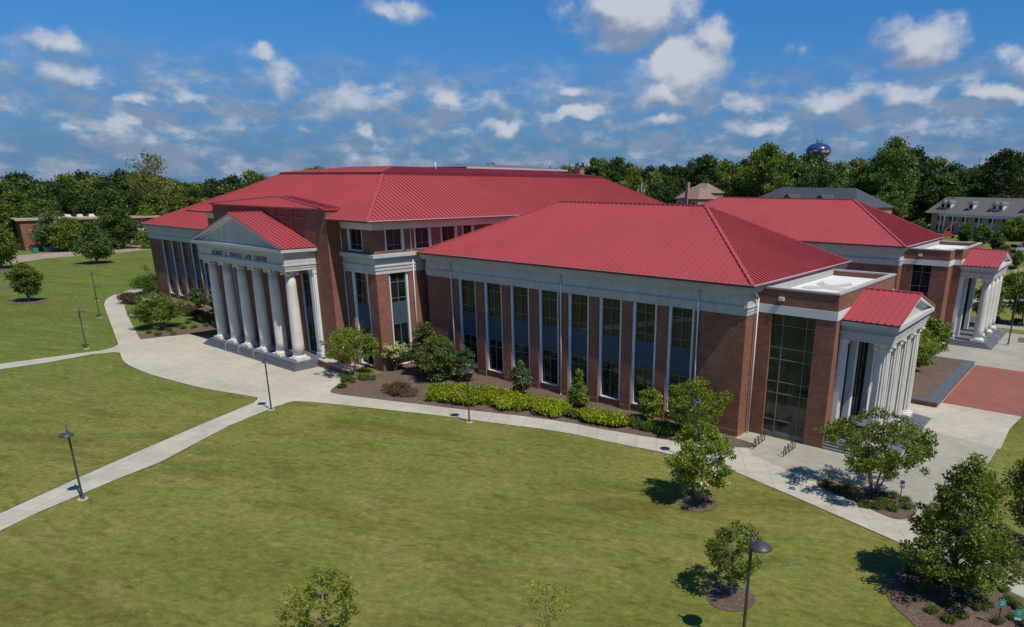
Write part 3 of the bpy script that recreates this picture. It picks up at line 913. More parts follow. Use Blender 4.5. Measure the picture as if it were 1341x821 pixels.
def skin(fr, s0, s1, z0, z1, holes):
    """brick skin half a metre thick from s0 to s1 with openings (a,b,za,zb)"""
    m = MB()
    prev = s0
    for (a, b, za, zb) in sorted(holes):
        fr.box(m, prev, a, -0.498, 0, z0, z1)
        if za > z0: fr.box(m, a, b, -0.496, -0.13, z0, za-0.002)
        if zb < z1: fr.box(m, a, b, -0.496, 0, zb+0.002, z1)
        prev = b
    fr.box(m, prev, s1, -0.498, 0, z0, z1)
    return m.obj('wall', brick, bld)


def Xm(v): return 2*xc-v
lowF = [(-72.85, -69.45, 0.3, 11.655)]
lowF = lowF+[(Xm(-69.45), Xm(-72.85), 0.3, 11.655)]
skin(frF, MX0, MX1, 0, 11.66, lowF)
for (a, b, c_, d_) in lowF:
    window(frF, a, b, c_, d_, [(0.4, 4.7), (8.0, 11.65)], panel=(4.9, 7.9), rails=(2.6, 8.8, 10.7), tw=0.45)
lowR = [(49.98, 52.86, 0.3, 11.655)]
skin(frR, MY0+0.5, MY1, 0, 11.66, lowR+[(56.2+k*4.2, 59.0+k*4.2, 0.3, 11.655) for k in range(0)])
for (a, b, c_, d_) in lowR:
    window(frR, a, b, c_, d_, [(0.4, 5.4), (8.2, 11.65)], panel=(5.4, 8.1), rails=(2.6, 8.6, 10.5), tw=0.28)
skin(frL, MY0+0.5, MY1, 0, 11.66, [])
# belt entablature and cornice ledge
m = MB()
for o_, a, b in ((0.05, 11.662, 12.1), (0.12, 12.102, 12.5), (0.20, 12.502, 12.66), (0.05, 12.662, 13.4), (0.40, 13.402, 13.58), (0.55, 13.582, 13.95)):
    m.box(MX0-o_, MX1+o_, MY0-o_, 64.6, a, b)
m.obj('entablature', stone, bld)
upF = [(-73.06, -69.91, 14.2, 16.68), (Xm(-69.91), Xm(-73.06), 14.2, 16.68)]
upR = [(49.79, 52.71, 14.2, 16.68), (54.07, 56.87, 14.2, 16.68), (58.24, 61.17, 14.2, 16.68), (61.86, 64.1, 14.2, 16.68)]
skin(frF, MX0, MX1, 13.952, 16.70, upF)
skin(frR, MY0+0.5, 64.4, 13.952, 16.70, upR)
skin(frL, MY0+0.5, 64.4, 13.952, 16.70, [(49.79, 52.71, 14.2, 16.68)])
for (a, b, c_, d_) in upF: window(frF, a, b, c_, d_, [(c_+.05, d_)], rails=(14.9,), tw=0.36)
for (a, b, c_, d_) in upR: window(frR, a, b, c_, d_, [(c_+.05, d_)], rails=(14.9,), tw=0.36)
window(frL, 49.79, 52.71, 14.2, 16.68, [(14.25, 16.68)], rails=(14.9,), tw=0.36)
m = MB()
m.box(MX0-0.06, MX1+0.06, MY0-0.06, 64.5, 16.702, 17.1); m.box(MX0-0.12, MX1+0.12, MY0-0.12, 64.6, 17.102, 17.58)
m.box(MX0+0.4, MX1-0.4, 64.4, MY1-0.1, 16.70, 17.58)
m.obj('frieze', trim, bld)
# tall block under the eaves further back
m = MB(); m.box(MX0+3, MX1-3, 64.6, MY1, 11.67, 16.69); m.obj('wall', brick, bld)
downpipe(-73.87, 48.1, 0, 13.3); downpipe(-73.9, 48.08, 13.96, 16.6); downpipe(-67.62, 53.5, 0, 13.3); downpipe(-67.62, 53.4, 13.96, 16.9)
# main roof: truncated hip and low upper tier
ex0, ex1, ey0, ey1, ez = MX0-1.87, MX1+1.87, 46.34, 112.6, 17.81
tx = 9.66; zt = 22.89
a0, a1, b0, b1 = ex0+tx, ex1-tx, ey0+tx, ey1-tx
m = MB()
Bt = [(ex0, ey0, ez), (ex1, ey0, ez), (ex1, ey1, ez), (ex0, ey1, ez)]
Tp = [(a0, b0, zt), (a1, b0, zt), (a1, b1, zt), (a0, b1, zt)]
for i in range(4): roof_plane(m, [Bt[i], Bt[(i+1) % 4], Tp[(i+1) % 4], Tp[i]], 0.62)
m.box(ex0+.01, ex1-.01, ey0+.01, ey1-.01, ez-0.2, ez-0.006)
ro = m.obj('roof', roof_red, bld)
m = MB()
for i in range(4): ridge(m, Bt[i], Tp[i], 0.36)
m.obj('ridge_cap', roof_red, ro)
m = MB()
m.box(a0-0.05, a1+0.05, b0-0.05, b0+0.3, zt-0.02, zt+0.30); m.box(a1-0.3, a1+0.05, b0+0.31, b1, zt-0.02, zt+0.30)
m.box(a0-0.05, a0+0.3, b0+0.31, b1, zt-0.02, zt+0.30)
m.obj('roof_step', roof_dark, ro)
for sd_ in 'lr':
    m = MB(); gutters(m, ex0, ex1, ey0, ey1, ez, sd_); m.obj('gutter', [roof_dark, gutter_light], ro)
for q0, q1 in ((ex0-0.17, CX0-0.002), (CX1+0.002, ex1+0.17)):
    m = MB(); m.box(q0, q1, ey0-0.17, ey0-0.004, ez-0.17, ez+0.02); m.cur = 1; m.box(q0, q1, ey0-0.182, ey0-0.12, ez+0.022, ez+0.06)  # pale top strip paints the gutter's highlight
    m.obj('gutter', [roof_dark, gutter_light], ro)
m = MB()
t2 = 7.3; z2 = 24.05; zb2 = zt+0.26
c0, c1, d0, d1 = a0+t2, a1-t2, b0+t2, b1-t2
Bt2 = [(a0+.02, b0+.02, zb2), (a1-.02, b0+.02, zb2), (a1-.02, b1, zb2), (a0+.02, b1, zb2)]
Tp2 = [(c0, d0, z2), (c1, d0, z2), (c1, d1, z2), (c0, d1, z2)]
for i in range(4): roof_plane(m, [Bt2[i], Bt2[(i+1) % 4], Tp2[(i+1) % 4], Tp2[i]], 0.62)
m.add([tuple(p) for p in Tp2], [(0, 1, 2, 3)])
u2 = m.obj('upper_roof', roof_red, bld)
# grey monitor on the flat top
m = MB()
mx0, mx1, my0, my1 = -96.5, -86.5, 80.5, 106.0
m.box(mx0, mx1, my0, my1, 23.95, 24.45)
mo = m.obj('roof_monitor', monitor_grey, bld)
m = MB()
xm_ = (mx0+mx1)/2
m.add([(mx0-.4, my0-.4, 24.46), (mx1+.4, my0-.4, 24.46), (mx1+.4, my1, 24.46), (mx0-.4, my1, 24.46), (xm_, my0+5, 25.15), (xm_, my1-5, 25.15)],
      [(0, 1, 4), (1, 2, 5, 4), (2, 3, 5), (3, 0, 4, 5), (3, 2, 1, 0)])
m.obj('monitor_roof', monitor_grey, mo)
m = MB(); m.box(mx1+.41, mx1+.5, my0-.4, my1, 24.2, 24.5); m.obj('monitor_fascia', gutter_light, mo)
m = MB(); m.tube([(-79.5, 68.0, 23.6), (-79.5, 68.0, 24.7)], 0.12, 8); m.obj('roof_vent', pipe_m, bld, True)
m = MB(); m.box(-80.6, -79.4, 101.4, 102.6, 23.2, 24.6); m.box(-80.7, -79.3, 101.3, 102.7, 24.6, 24.72); m.obj('chimney', brick_far, bld)

# ---- brick block behind the west portico
m = MB()
CX0, CX1 = xc-13.87, xc+13.87
m.box(CX0, CX1, YC+0.5, MY0-0.002, 0, 16.7)
m.box(CX0, CX1, YC+0.5, MY0+3.0, 16.702, 18.75)
m.obj('wall', brick, bld)
frC = Fr((0, YC), (1, 0), (0, -1))
bays = [(xc-8.9+3.907*k, xc-6.7+3.907*k, 0.9, 11.0) for k in range(5)]
m = MB()
prev = CX0
for (a, b, za, zb) in bays:
    frC.box(m, prev, a, -0.498, 0, 0, 18.75); frC.box(m, a, b, -0.496, -0.10, 0, za-0.002); frC.box(m, a, b, -0.496, -0.10, zb+0.002, 18.74); prev = b
frC.box(m, prev, CX1, -0.498, 0, 0, 18.75)
m.box(CX0-0.05, CX0-0.002, YC-0.05, MY0, 0, 0.55); m.box(CX1+0.002, CX1+0.05, YC-0.05, MY0, 0, 0.55)
m.obj('wall', brick, bld)
for (a, b, za, zb) in bays: window(frC, a, b, za, zb, [(za+.1, 4.6), (6.9, zb)], panel=(4.65, 6.85), rails=(2.9, 8.6, 10.0), tw=0.18)
cz = 18.93
A, B = (CX0-.15, YC-.25, cz), (CX1+.15, YC-.25, cz)
ap = (xc, YC+2.15, 20.06); bk = (xc, 50.9, 20.06)
B2, A2 = (CX1+.15, 49.0, cz), (CX0-.15, 49.0, cz)
m = MB()
roof_plane(m, [A, B, ap], 0.62); roof_plane(m, [B, B2, bk, ap], 0.62); roof_plane(m, [A2, A, ap, bk], 0.62)
m.box(CX0-.14, CX1+.14, YC-.24, 49.0, cz-0.17, cz-0.008)
ro = m.obj('roof', roof_red, bld)
m = MB(); ridge(m, A, ap); ridge(m, B, ap); ridge(m, ap, bk); m.obj('ridge_cap', roof_red, ro)


# ------------------------------------------------------------------ porticos
def column(parent, x, y, z0, z1, r0, r1, fluted, mat):
    m = MB()
    m.box(x-r0*1.32, x+r0*1.32, y-r0*1.32, y+r0*1.32, z0, z0+0.28)
    m.lathe(x, y, [(r0*1.25, z0+0.281), (r0*1.27, z0+0.36), (r0*1.2, z0+0.45), (r0*1.08, z0+0.5), (r0*1.1, z0+0.58), (r0*1.0, z0+0.62)], 24)
    zs = z0+0.62; ze = z1-0.62
    prof = []
    for k in range(9):
        t = k/8; r = r0+(r1-r0)*(t**1.7)
        prof.append((r, zs+(ze-zs)*t))
    if fluted: m.lathe(x, y, prof, 20, 16, 0.13)
    else: m.lathe(x, y, prof, 28)
    m.lathe(x, y, [(r1*1.02, ze+.001), (r1*1.14, ze+0.05), (r1*1.14, ze+0.10), (r1*1.02, ze+0.13), (r1*1.05, ze+0.3), (r1*1.32, ze+0.44)], 24)
    m.box(x-r1*1.36, x+r1*1.36, y-r1*1.36, y+r1*1.36, ze+0.441, z1-0.003)
    o = m.obj('column', mat, parent)
    me = o.data
    # smooth only the round faces
    sm = [len(p.vertices) == 4 and abs(p.normal.z) < 0.3 and not (abs(abs(p.normal.x)-1) < 1e-4 or abs(abs(p.normal.y)-1) < 1e-4) for p in me.polygons]
    if not fluted: me.polygons.foreach_set('use_smooth', sm)
    # volutes
    for sx in (-1, 1):
        for sy in (-1, 1):
            v = MB()
            cx_ = x+sx*r1*1.02; cy_ = y+sy*r1*1.02
            v.tube([(cx_-0.10*sx, cy_-0.1*sy, ze+0.22), (cx_+0.16*sx, cy_+0.16*sy, ze+0.22)], r1*0.24, 10)
            v.obj('volute', mat, o)
    return o


def gable_portico(name_label, fr, s0, s1, depth, z_step, z_a, z_e, z_r, over, ncol, r0, r1, fluted, y_back=0.0, colmat=None, steps=5, run=0.17, step_out=0.9, inset=1.05):
    """fr: s along the front, n out from the wall; s0..s1 is the width over the entablature, depth the reach of its front"""
    root = MB()
    # floor slab and steps (steps wrap round both ends)
    for k in range(steps):
        o_ = step_out-run*(k)
        z0_ = z_step*k/steps; z1_ = z_step*(k+1)/steps
        fr.box(root, s0-o_, s1+o_, 0.02, depth-inset+r0*1.4+o_, z0_+0.001, z1_)
    st = root.obj('portico', slate_step, bld)
    st['label'] = name_label
    e = MB()
    t = 1.15
    zf = z_a+0.62
    def beam(o_, a, b):
        fr.box(e, s0-o_, s1+o_, depth-t, depth+o_, a, b)
        fr.box(e, s0-o_, s0+t, 0.02, depth-t-0.002, a, b); fr.box(e, s1-t, s1+o_, 0.02, depth-t-0.002, a, b)
    beam(0.0, z_a, z_a+0.32); beam(0.05, z_a+0.322, zf); beam(0.14, zf+0.002, zf+0.13)
    beam(0.0, zf+0.132, z_e-0.62); beam(0.22, z_e-0.618, z_e-0.48); beam(over, z_e-0.478, z_e-0.12)
    fr.box(e, s0+t+.003, s1-t-.003, 0.03, depth-t-.003, zf+0.1, zf+0.25)
    e.obj('entablature', stone, st)
    # pediment
    sm_ = (s0+s1)/2; hw = (s1-s0)/2+over
    sl = (z_r-z_e)/hw
    p = MB()
    tri = [fr.p(s0+0.1, depth-0.35, z_e-0.118), fr.p(s1-0.1, depth-0.35, z_e-0.118), fr.p(sm_, depth-0.35, z_r-0.35)]
    nb = fr.n
    p.extrude(tri, (nb[0]*0.3, nb[1]*0.3, 0))
    p.obj('pediment', stone, st)
    rk = MB()
    for sg in (-1, 1):
        for (o0, o1, d0_, d1_) in ((over-0.35, over, 0.07, 0.42), (over-0.55, over-0.352, 0.42, 0.62)):
            a_ = sm_+sg*hw
            q = [fr.p(a_, depth-0.35, z_e-d0_), fr.p(sm_, depth-0.35, z_r-d0_), fr.p(sm_, depth-0.35, z_r-d1_), fr.p(a_-sg*(d1_-d0_)*0.9/sl*0.4, depth-0.35, z_e-d0_-(d1_-d0_)*0.25)]
            if sg < 0: q = q[::-1]
            rk.extrude(q, (nb[0]*(0.35+o1-0.06), nb[1]*(0.35+o1-0.06), 0))
    rk.obj('raking_cornice', trim, st)
    r = MB()
    fo = depth+over
    E0, E1 = fr.p(s0-over-.05, fo, z_e), fr.p(s1+over+.05, fo, z_e); Rf = fr.p(sm_, fo, z_r+.02)
    K0, K1, Rk = fr.p(s0-over-.05, 0.0, z_e), fr.p(s1+over+.05, 0.0, z_e), fr.p(sm_, 0.0, z_r+.02)
    for (a_, b_, c_, d_) in ((E0, K0, Rk, Rf), (E1, K1, Rk, Rf)):
        roof_plane(r, [a_, b_, c_, d_], 0.55, 0.07, 0.12)
        # underside
        sub = [(q[0], q[1], q[2]-0.05) for q in (a_, b_, c_, d_)]
        r.add(sub, [(0, 1, 2, 3)])
    for (a_, b_) in ((E0, Rf), (E1, Rf)):
        r.bar((a_[0], a_[1], a_[2]-0.1), (b_[0], b_[1], b_[2]-0.1), 0.06, 0.12)
    ridge(r, Rf, Rk, 0.26)
    r.obj('portico_roof', roof_red, st)
    # columns
    for k in range(ncol):
        s = s0+0.78+(s1-s0-1.56)*k/(ncol-1) if ncol == 4 else xc-9.77+3.907*k
        q = fr.p(s, depth-inset, 0)
        column(st, q[0], q[1], z_step, z_a, r0, r1, fluted, colmat or column_stone)
    # antae against the wall
    for s in (s0+0.1, s1-1.1):
        a = MB()
        fr.box(a, s, s+1.0, 0.02, 0.45, z_step, z_a-0.002); fr.box(a, s+0.22, s+0.78, 0.452, 0.52, z_step+0.9, z_a-0.9)
        fr.box(a, s-0.06, s+1.06, 0.021, 0.55, z_step+.001, z_step+0.45); fr.box(a, s-0.06, s+1.06, 0.021, 0.55, z_a-0.5, z_a-0.004)
        a.obj('pilaster', trim, st)
    return st


frP = Fr((0, YC), (1, 0), (0, -1))
p1 = gable_portico('west portico with six tall columns and lettered frieze', frP, xc-10.85, xc+10.85, 4.05, 0.845, 11.8, 14.5, 18.15, 0.55, 6, 0.70, 0.58, False, step_out=1.02, inset=1.12)
txt = bpy.data.curves.new('lettering', 'FONT')
txt.body = 'ROBERT  C.  KHAYAT  LAW  CENTER'
txt.size = 0.80; txt.extrude = 0.03; txt.align_x = 'CENTER'; txt.align_y = 'CENTER'; txt.space_character = 1.05
txt.materials.append(letter_m)
tmp = bpy.data.objects.new('lettering_curve', txt); COL.objects.link(tmp)
bpy.context.view_layer.update()
tme = bpy.data.meshes.new_from_object(tmp.evaluated_get(bpy.context.evaluated_depsgraph_get()))
bpy.data.objects.remove(tmp)
to = bpy.data.objects.new('lettering', tme); COL.objects.link(to)
attach(to, p1)
to.location = (xc+0.1, YC-4.05-0.035, 12.95); to.rotation_euler = (R(90), 0, 0)
# handrails on the steps
for gx in ((-92.94, 41.76)[0], (-89.42, 41.87)[0], (-85.51, 41.89)[0]):
    h = MB()
    ya, yb, za, zb_ = 41.35, 42.9, 0.02, 0.85
    for dx in (0,):
        h.tube([(gx+dx, ya, za), (gx+dx, ya, za+0.95), (gx+dx, yb, zb_+0.95), (gx+dx, yb, zb_)], 0.018, 6)
        h.tube([(gx+dx, (ya+yb)/2, 0.4), (gx+dx, (ya+yb)/2, 1.35)], 0.015, 6)
    h.obj('handrail', rail_m, p1)
# ramp wall beside the steps
m = MB()
rx0, rx1 = xc+11.9, xc+17.6
m.extrude([(rx0, 44.6, 0), (rx1, 44.6, 0), (rx1, 44.6, 0.45), (rx0, 44.6, 0.95)], (0, 0.3, 0))
m.obj('ramp_wall', brick, bld)
m = MB()
m.extrude([(rx0, 44.55, 0.952), (rx1+.1, 44.55, 0.452), (rx1+.1, 44.55, 0.54), (rx0, 44.55, 1.04)], (0, 0.4, 0))
m.extrude([(rx0, 44.96, 0.0), (rx1, 44.96, 0.0), (rx1, 44.96, 0.2), (rx0, 44.96, 0.84)], (0, 1.35, 0))
m.obj('ramp_slab', concrete_l, bld)


def entrance_block(x0, x1, y0, y1, step=None, gl=(-22.95, -19.05)):
    """flat roofed brick block at the end of a wing with its tall glass wall"""
    zt_ = 13.42
    fr = Fr((0, y0), (1, 0), (0, -1))
    xx = x1 if not step else step[0]
    m = MB()
    m.box(x0, xx, y0+0.5, y1, 0, 12.85)
    fr.box(m, x0, gl[0], -0.498, 0, 0, 11.3); fr.box(m, gl[1], xx, -0.498, 0, 0, 11.3)
    m.box(x0, xx, y0, y0+0.498, 12.05, 12.85)
    if step: m.box(xx-0.01, x1, step[1], y1, 0, 12.85)
    # parapet
    t = 0.38
    m.box(x0, xx, y0, y0+t, 12.852, zt_)
    if step:
        m.box(xx-t, xx, y0+t+.001, step[1]+t, 12.852, zt_); m.box(xx+.001, x1, step[1], step[1]+t, 12.852, zt_)
        m.box(x1-t, x1, step[1]+t+.001, y1-t, 12.852, zt_)
    else:
        m.box(x1-t, x1, y0+t+.001, y1-t, 12.852, zt_)
    m.box(x0, x1, y1-t+.001, y1, 12.852, zt_)
    o = m.obj('wall', brick, bld)
    b = MB()
    b.box(x0, xx+0.06, y0-0.06, y0+0.496, 11.302, 12.048)
    b.box(xx-0.02, xx+0.062, y0+0.5, (step[1] if step else y1), 11.302, 12.048)
    if step:
        b.box(xx+0.063, x1+0.06, step[1]-0.06, step[1]+0.4, 11.302, 12.048); b.box(x1-0.02, x1+0.062, step[1]+0.41, y1, 11.302, 12.048)
    b.obj('stone_band', trim, bld)
    c = MB()
    def cap(a0_, a1_, b0_, b1_): c.box(a0_, a1_, b0_, b1_, zt_+.002, zt_+0.15)
    cap(x0, xx+0.07, y0-0.07, y0+t+0.07)
    if step:
        cap(xx-t-0.07, xx+0.07, y0+t+.072, step[1]+t+.07); cap(xx+.072, x1+.07, step[1]-.07, step[1]+t+.07); cap(x1-t-.07, x1+.07, step[1]+t+.072, y1+.07)
    else: cap(x1-t-0.07, x1+0.07, y0+t+.072, y1+.07)
    cap(x0, x1-t-.072, y1-t-.07, y1+.07)
    c.box(x0+0.75, x0+1.0, y0+t+.08, y1-t-.08, 12.9, zt_+0.1)
    c.obj('parapet_cap', concrete_cap, bld)
    r_ = MB(); r_.box(x0+0.01, (xx if step else x1)-t-.002, y0+t+.002, y1-t-.002, 12.852, 12.93)
    rr = r_.obj('flat_roof', membrane, bld)
    rnd = random.Random(5)
    s_ = MB()
    cx_, cy_ = (x0+x1)/2, y0+8.0
    outline = [(-2.2, -2.2), (-1.0, -2.5), (0.2, -1.6), (1.8, -1.9), (2.4, -0.4), (1.2, 0.3), (1.9, 1.7), (0.8, 3.6), (-0.1, 1.4), (-1.4, 1.9), (-2.4, 3.4), (-1.9, 0.7), (-0.9, 0.0), (-2.4, -0.8)]
    s_.add([(cx_+a*0.8, cy_+b_*1.1, 12.934) for a, b_ in catmull(outline, True, 3)], [tuple(range(len(outline)*3))])
    s_.obj('water_stain', stain, rr)
    # curtain wall
    g = MB()
    fr.box(g, gl[0], gl[1], -0.36, -0.28, 0.5, 11.3)
    gw = MB()
    fr.box(gw, gl[0], gl[1], -0.40, -0.22, 0.0, 0.5)
    for s in ((gl[0]+1.02, gl[1]-0.78) if gl[1]-gl[0] > 3 else ((gl[0]+gl[1])/2,)): fr.box(gw, s-0.035, s+0.035, -0.279, -0.2, 0.5, 11.3)
    for z in (1.6, 4.15, 5.2, 7.25, 8.3, 10.3): fr.box(gw, gl[0], gl[1], -0.279, -0.21, z-0.035, z+0.035)
    go = gw.obj('curtain_wall', mullion_m, bld)
    g.obj('pane', glass_green, go)
    l = MB(); l.box(x0+2.0, x0+2.45, y0-0.22, y0-0.002, 12.5, 12.8); l.obj('wall_light', trim, bld)
    return o


entrance_block(-24.41, -17.33, 56.67, 73.9)
entrance_block(-24.41, -17.33, 107.13, 125.9, step=(-18.35, 110.3), gl=(-22.95, -20.5))
for (q0, q1, first) in ((58.0, 69.8, True), (110.6, 123.6, False)):
    frE = Fr((-17.33, 0), (0, 1), (1, 0))
    st = gable_portico('east portico nearer the camera with four fluted columns' if first else 'east portico farther from the camera with four columns', frE, q0, q1, 4.25, 0.6, 9.6, 11.35, 13.15, 0.45, 4, 0.62, 0.52, first, steps=4, run=0.35, step_out=1.4, inset=0.75)
    # glass wall behind the columns
    g = MB(); frE.box(g, q0+1.4, q1-1.4, 0.02, 0.09, 0.65, 9.55); go = g.obj('glass_wall', glass_green, st)
    mm = MB()
    n_ = 8
    for k in range(n_+1):
        s = q0+1.4+(q1-q0-2.8)*k/n_; frE.box(mm, s-0.03, s+0.03, 0.091, 0.17, 0.65, 9.55)
    for z in (2.9, 4.2, 5.5, 6.9, 8.3): frE.box(mm, q0+1.4, q1-1.4, 0.091, 0.16, z-0.03, z+0.03)
    mm.obj('mullion', black_metal, go)
    for s in (q0+2.4, q1-3.4):
        a = MB(); frE.box(a, s+0.2, s+0.85, 0.18, 0.75, 0.6, 9.55); a.obj('pilaster', trim, st)
    # handrails
    h = MB()
    for s in (q0+4.2, q1-4.2):
        h.tube([(-11.5, s, 0.02), (-11.5, s, 0.95), (-12.9, s, 1.5), (-12.9, s, 0.6)], 0.03, 6)
    h.obj('handrail', rail_m, st)

# ------------------------------------------------------------------ planting
def leaves_obj(name, cen, size, mat, parent, rng, flat=0.0, aspect=0.55):
    n = len(cen)
    a = rng.normal(size=(n, 3)); a[:, 2] *= (1-flat)
    a /= np.linalg.norm(a, axis=1)[:, None]+1e-9
    b = rng.normal(size=(n, 3)); b[:, 2] *= (1-flat)
    b -= a*np.sum(a*b, axis=1)[:, None]; b /= np.linalg.norm(b, axis=1)[:, None]+1e-9
    s = (size*rng.uniform(0.65, 1.35, n))[:, None]
    v = np.empty((n, 4, 3), dtype=np.float32)
    v[:, 0] = cen+a*s*0.5; v[:, 1] = cen+b*s*0.5*aspect; v[:, 2] = cen-a*s*0.5; v[:, 3] = cen-b*s*0.5*aspect
    me = bpy.data.meshes.new(name)
    me.vertices.add(n*4); me.vertices.foreach_set('co', v.ravel())
    me.loops.add(n*4); me.loops.foreach_set('vertex_index', np.arange(n*4, dtype=np.int32))
    me.polygons.add(n); me.polygons.foreach_set('loop_start', np.arange(0, n*4, 4, dtype=np.int32))
    me.polygons.foreach_set('loop_total', np.full(n, 4, dtype=np.int32))
    me.materials.append(mat); me.update(calc_edges=True)
    o = bpy.data.objects.new(name, me); COL.objects.link(o)
    if parent is not None: attach(o, parent)
    return o


def clump_leaves(rng, cl, per, sq=0.7):
    out = []
    tot = sum(r**2 for _, r in cl)
    N = per*len(cl)
    for c, r in cl:
        k = max(4, int(N*r*r/tot))
        d = rng.normal(size=(k, 3)); d /= np.linalg.norm(d, axis=1)[:, None]
        rr = r*rng.uniform(0.15, 1.0, k)**0.45
        rr *= 1+0.18*rng.normal(size=k)
        p = d*rr[:, None]; p[:, 2] *= sq
        out.append(p+np.array(c))
    return np.concatenate(out)


def make_tree(name, mat, seed, H, Rad, base, shape='round', ncl=40, per=150, leaf=0.3, tr=0.2, multi=1, bk=None, clr=None, droop=0.0, aspect=0.55, blossom=None, nb=None):
    rng = np.random.default_rng(seed)
    root = empty(name)
    cl = []
    hc = H-base
    for k in range(ncl):
        for _ in range(30):
            t = rng.uniform(0.02, 1.0)
            if shape == 'round': env = math.sin(math.pi*min(1, max(0.03, 0.10+0.86*t)))**0.55
            elif shape == 'cone': env = (1-t)**0.75*min(1, 0.4+t*4)+0.06
            elif shape == 'vase': env = (0.30+0.85*t**0.6)*(1 if t < 0.72 else max(0.2, 1-((t-0.72)/0.30)**2*0.8))
            elif shape == 'oval': env = math.sin(math.pi*min(1, 0.08+0.88*t**1.1))**0.75
            else: env = 1
            if rng.uniform() < env: break
        a = rng.uniform(0, 2*math.pi); q = rng.uniform(0.35, 1.0)**0.6
        rad = Rad*env*q*(rng.uniform(0.85, 1.12) if shape != 'cone' else rng.uniform(0.7, 1.22))
        r = (clr or Rad*0.30)*rng.uniform(0.6, 1.25)
        rad = max(0, rad-r*0.6)
        z = base+t*hc*0.94-droop*rad
        cl.append(((rad*math.cos(a), rad*math.sin(a), z), r))
    tm = MB()
    def limb(p0, p1, r0, r1_):
        p0 = Vector(p0); p1 = Vector(p1); L = (p1-p0).length
        j = Vector(rng.normal(size=3))*L*0.06
        mid = p0.lerp(p1, 0.5)+j+Vector((0, 0, L*0.06))
        tm.tube([p0, p0.lerp(mid, 0.5)+Vector((0, 0, 0.02*L)), mid, mid.lerp(p1, 0.5), p1], [r0, r0*0.8+r1_*0.2, (r0+r1_)/2, r1_*1.2, r1_*0.6], 5)
    order = sorted(range(ncl), key=lambda i: -cl[i][1])[:(nb or min(ncl, 22))]
    if multi == 1:
        top = base+hc*0.72
        w1_, w2_ = rng.normal(size=2)*Rad*0.05
        tm.tube([(0, 0, -0.15), (0, 0, 0.15), (w1_*0.5, w2_*0.5, base*0.7), (w1_, w2_, base+hc*0.3), (w1_*0.6, w2_*1.2, top)], [tr*1.5, tr*1.1, tr*0.92, tr*0.62, tr*0.15], 8)
        for i in order:
            c, r = cl[i]
            f = min(0.95, max(0.25, (c[2]-base)/max(hc, .1)*0.8))
            zz = base*0.75+(top-base*0.75)*max(0.0, f-0.18)
            limb((w1_*f, w2_*f, zz), (c[0], c[1], c[2]), tr*0.38*(1.1-f), tr*0.08)
    else:
        stems = []
        for k in range(multi):
            a = 2*math.pi*(k+0.3*rng.uniform())/multi; q = Rad*rng.uniform(0.28, 0.42)
            tip = Vector((q*math.cos(a), q*math.sin(a), base+hc*0.35))
            b0 = Vector((0.14*math.cos(a)*tr*5, 0.14*math.sin(a)*tr*5, -0.1))
            tm.tube([b0, b0.lerp(tip, 0.35)+Vector((0, 0, 0.12*H*0.3)), b0.lerp(tip, 0.7)+Vector((0, 0, 0.04*H)), tip], [tr, tr*0.85, tr*0.65, tr*0.45], 6)
            stems.append(tip)
        for i in order:
            c, r = cl[i]
            s_ = min(stems, key=lambda q_: (q_-Vector(c)).length)
            limb(s_, c, tr*0.42, tr*0.1)
    tm.obj('trunk', bk or bark, root, True)
    leaves_obj('crown', clump_leaves(rng, cl, per), leaf, mat, root, rng, aspect=aspect)
    if blossom:
        bl = [cl[i] for i in rng.choice(ncl, size=blossom[1], replace=False)]
        pts = []
        for c, r in bl:
            d = rng.normal(size=3); d /= np.linalg.norm(d); d[2] = abs(d[2])
            c2 = np.array(c)+d*r*0.9
            pts.append(c2+rng.normal(size=(34, 3))*0.16)
        leaves_obj('blossom', np.concatenate(pts), 0.13, blossom[0], root, rng, aspect=0.9)
    return root


def make_shrub(name, mat, seed, rx, ry, h, n=1500, leaf=0.12, lumps=9, parent=None, blossom=None):
    rng = np.random.default_rng(seed)
    root = empty(name)
    cl = []
    for k in range(lumps):
        a = rng.uniform(0, 2*math.pi); q = rng.uniform(0, 1)**0.6
        r = min(rx, ry, h*1.2)*rng.uniform(0.35, 0.55)
        cl.append(((max(0, rx-r)*q*math.cos(a), max(0, ry-r)*q*math.sin(a), h*(0.45+0.2*rng.uniform()*(1-q*0.4))), r))
    p = clump_leaves(rng, cl, n//lumps, 0.9*h/min(rx, ry, h*1.2)*0.9 if h < rx else 1.0)
    p[:, 2] = np.clip(np.abs(p[:, 2]), 0.02, None)
    leaves_obj('foliage', p, leaf, mat, root, rng)
    st = MB()
    for k in range(4):
        a = k*1.6; st.tube([(0.03*math.cos(a), 0.03*math.sin(a), -0.03), (rx*0.35*math.cos(a), ry*0.35*math.sin(a), h*0.55)], 0.02*max(1, h), 4)
    st.obj('stem', bark, root)
    if blossom:
        bp_ = p[rng.choice(len(p), size=blossom[1])]
        bp_ = bp_[np.argsort(-bp_[:, 2])][:int(blossom[1]*0.75)]
        q = np.concatenate([c+rng.normal(size=(26, 3))*0.13+np.array([0, 0, 0.08]) for c in bp_])
        leaves_obj('blossom', q, 0.15, blossom[0], root, rng, aspect=0.9)
    return root


def at(o, x, y, z=0.0, rz=0.0, sc=1.0, label=None, cat='tree', group=None):
    place(o, (x, y, z), rz, sc)
    tag(o, label, cat, group)
    return o


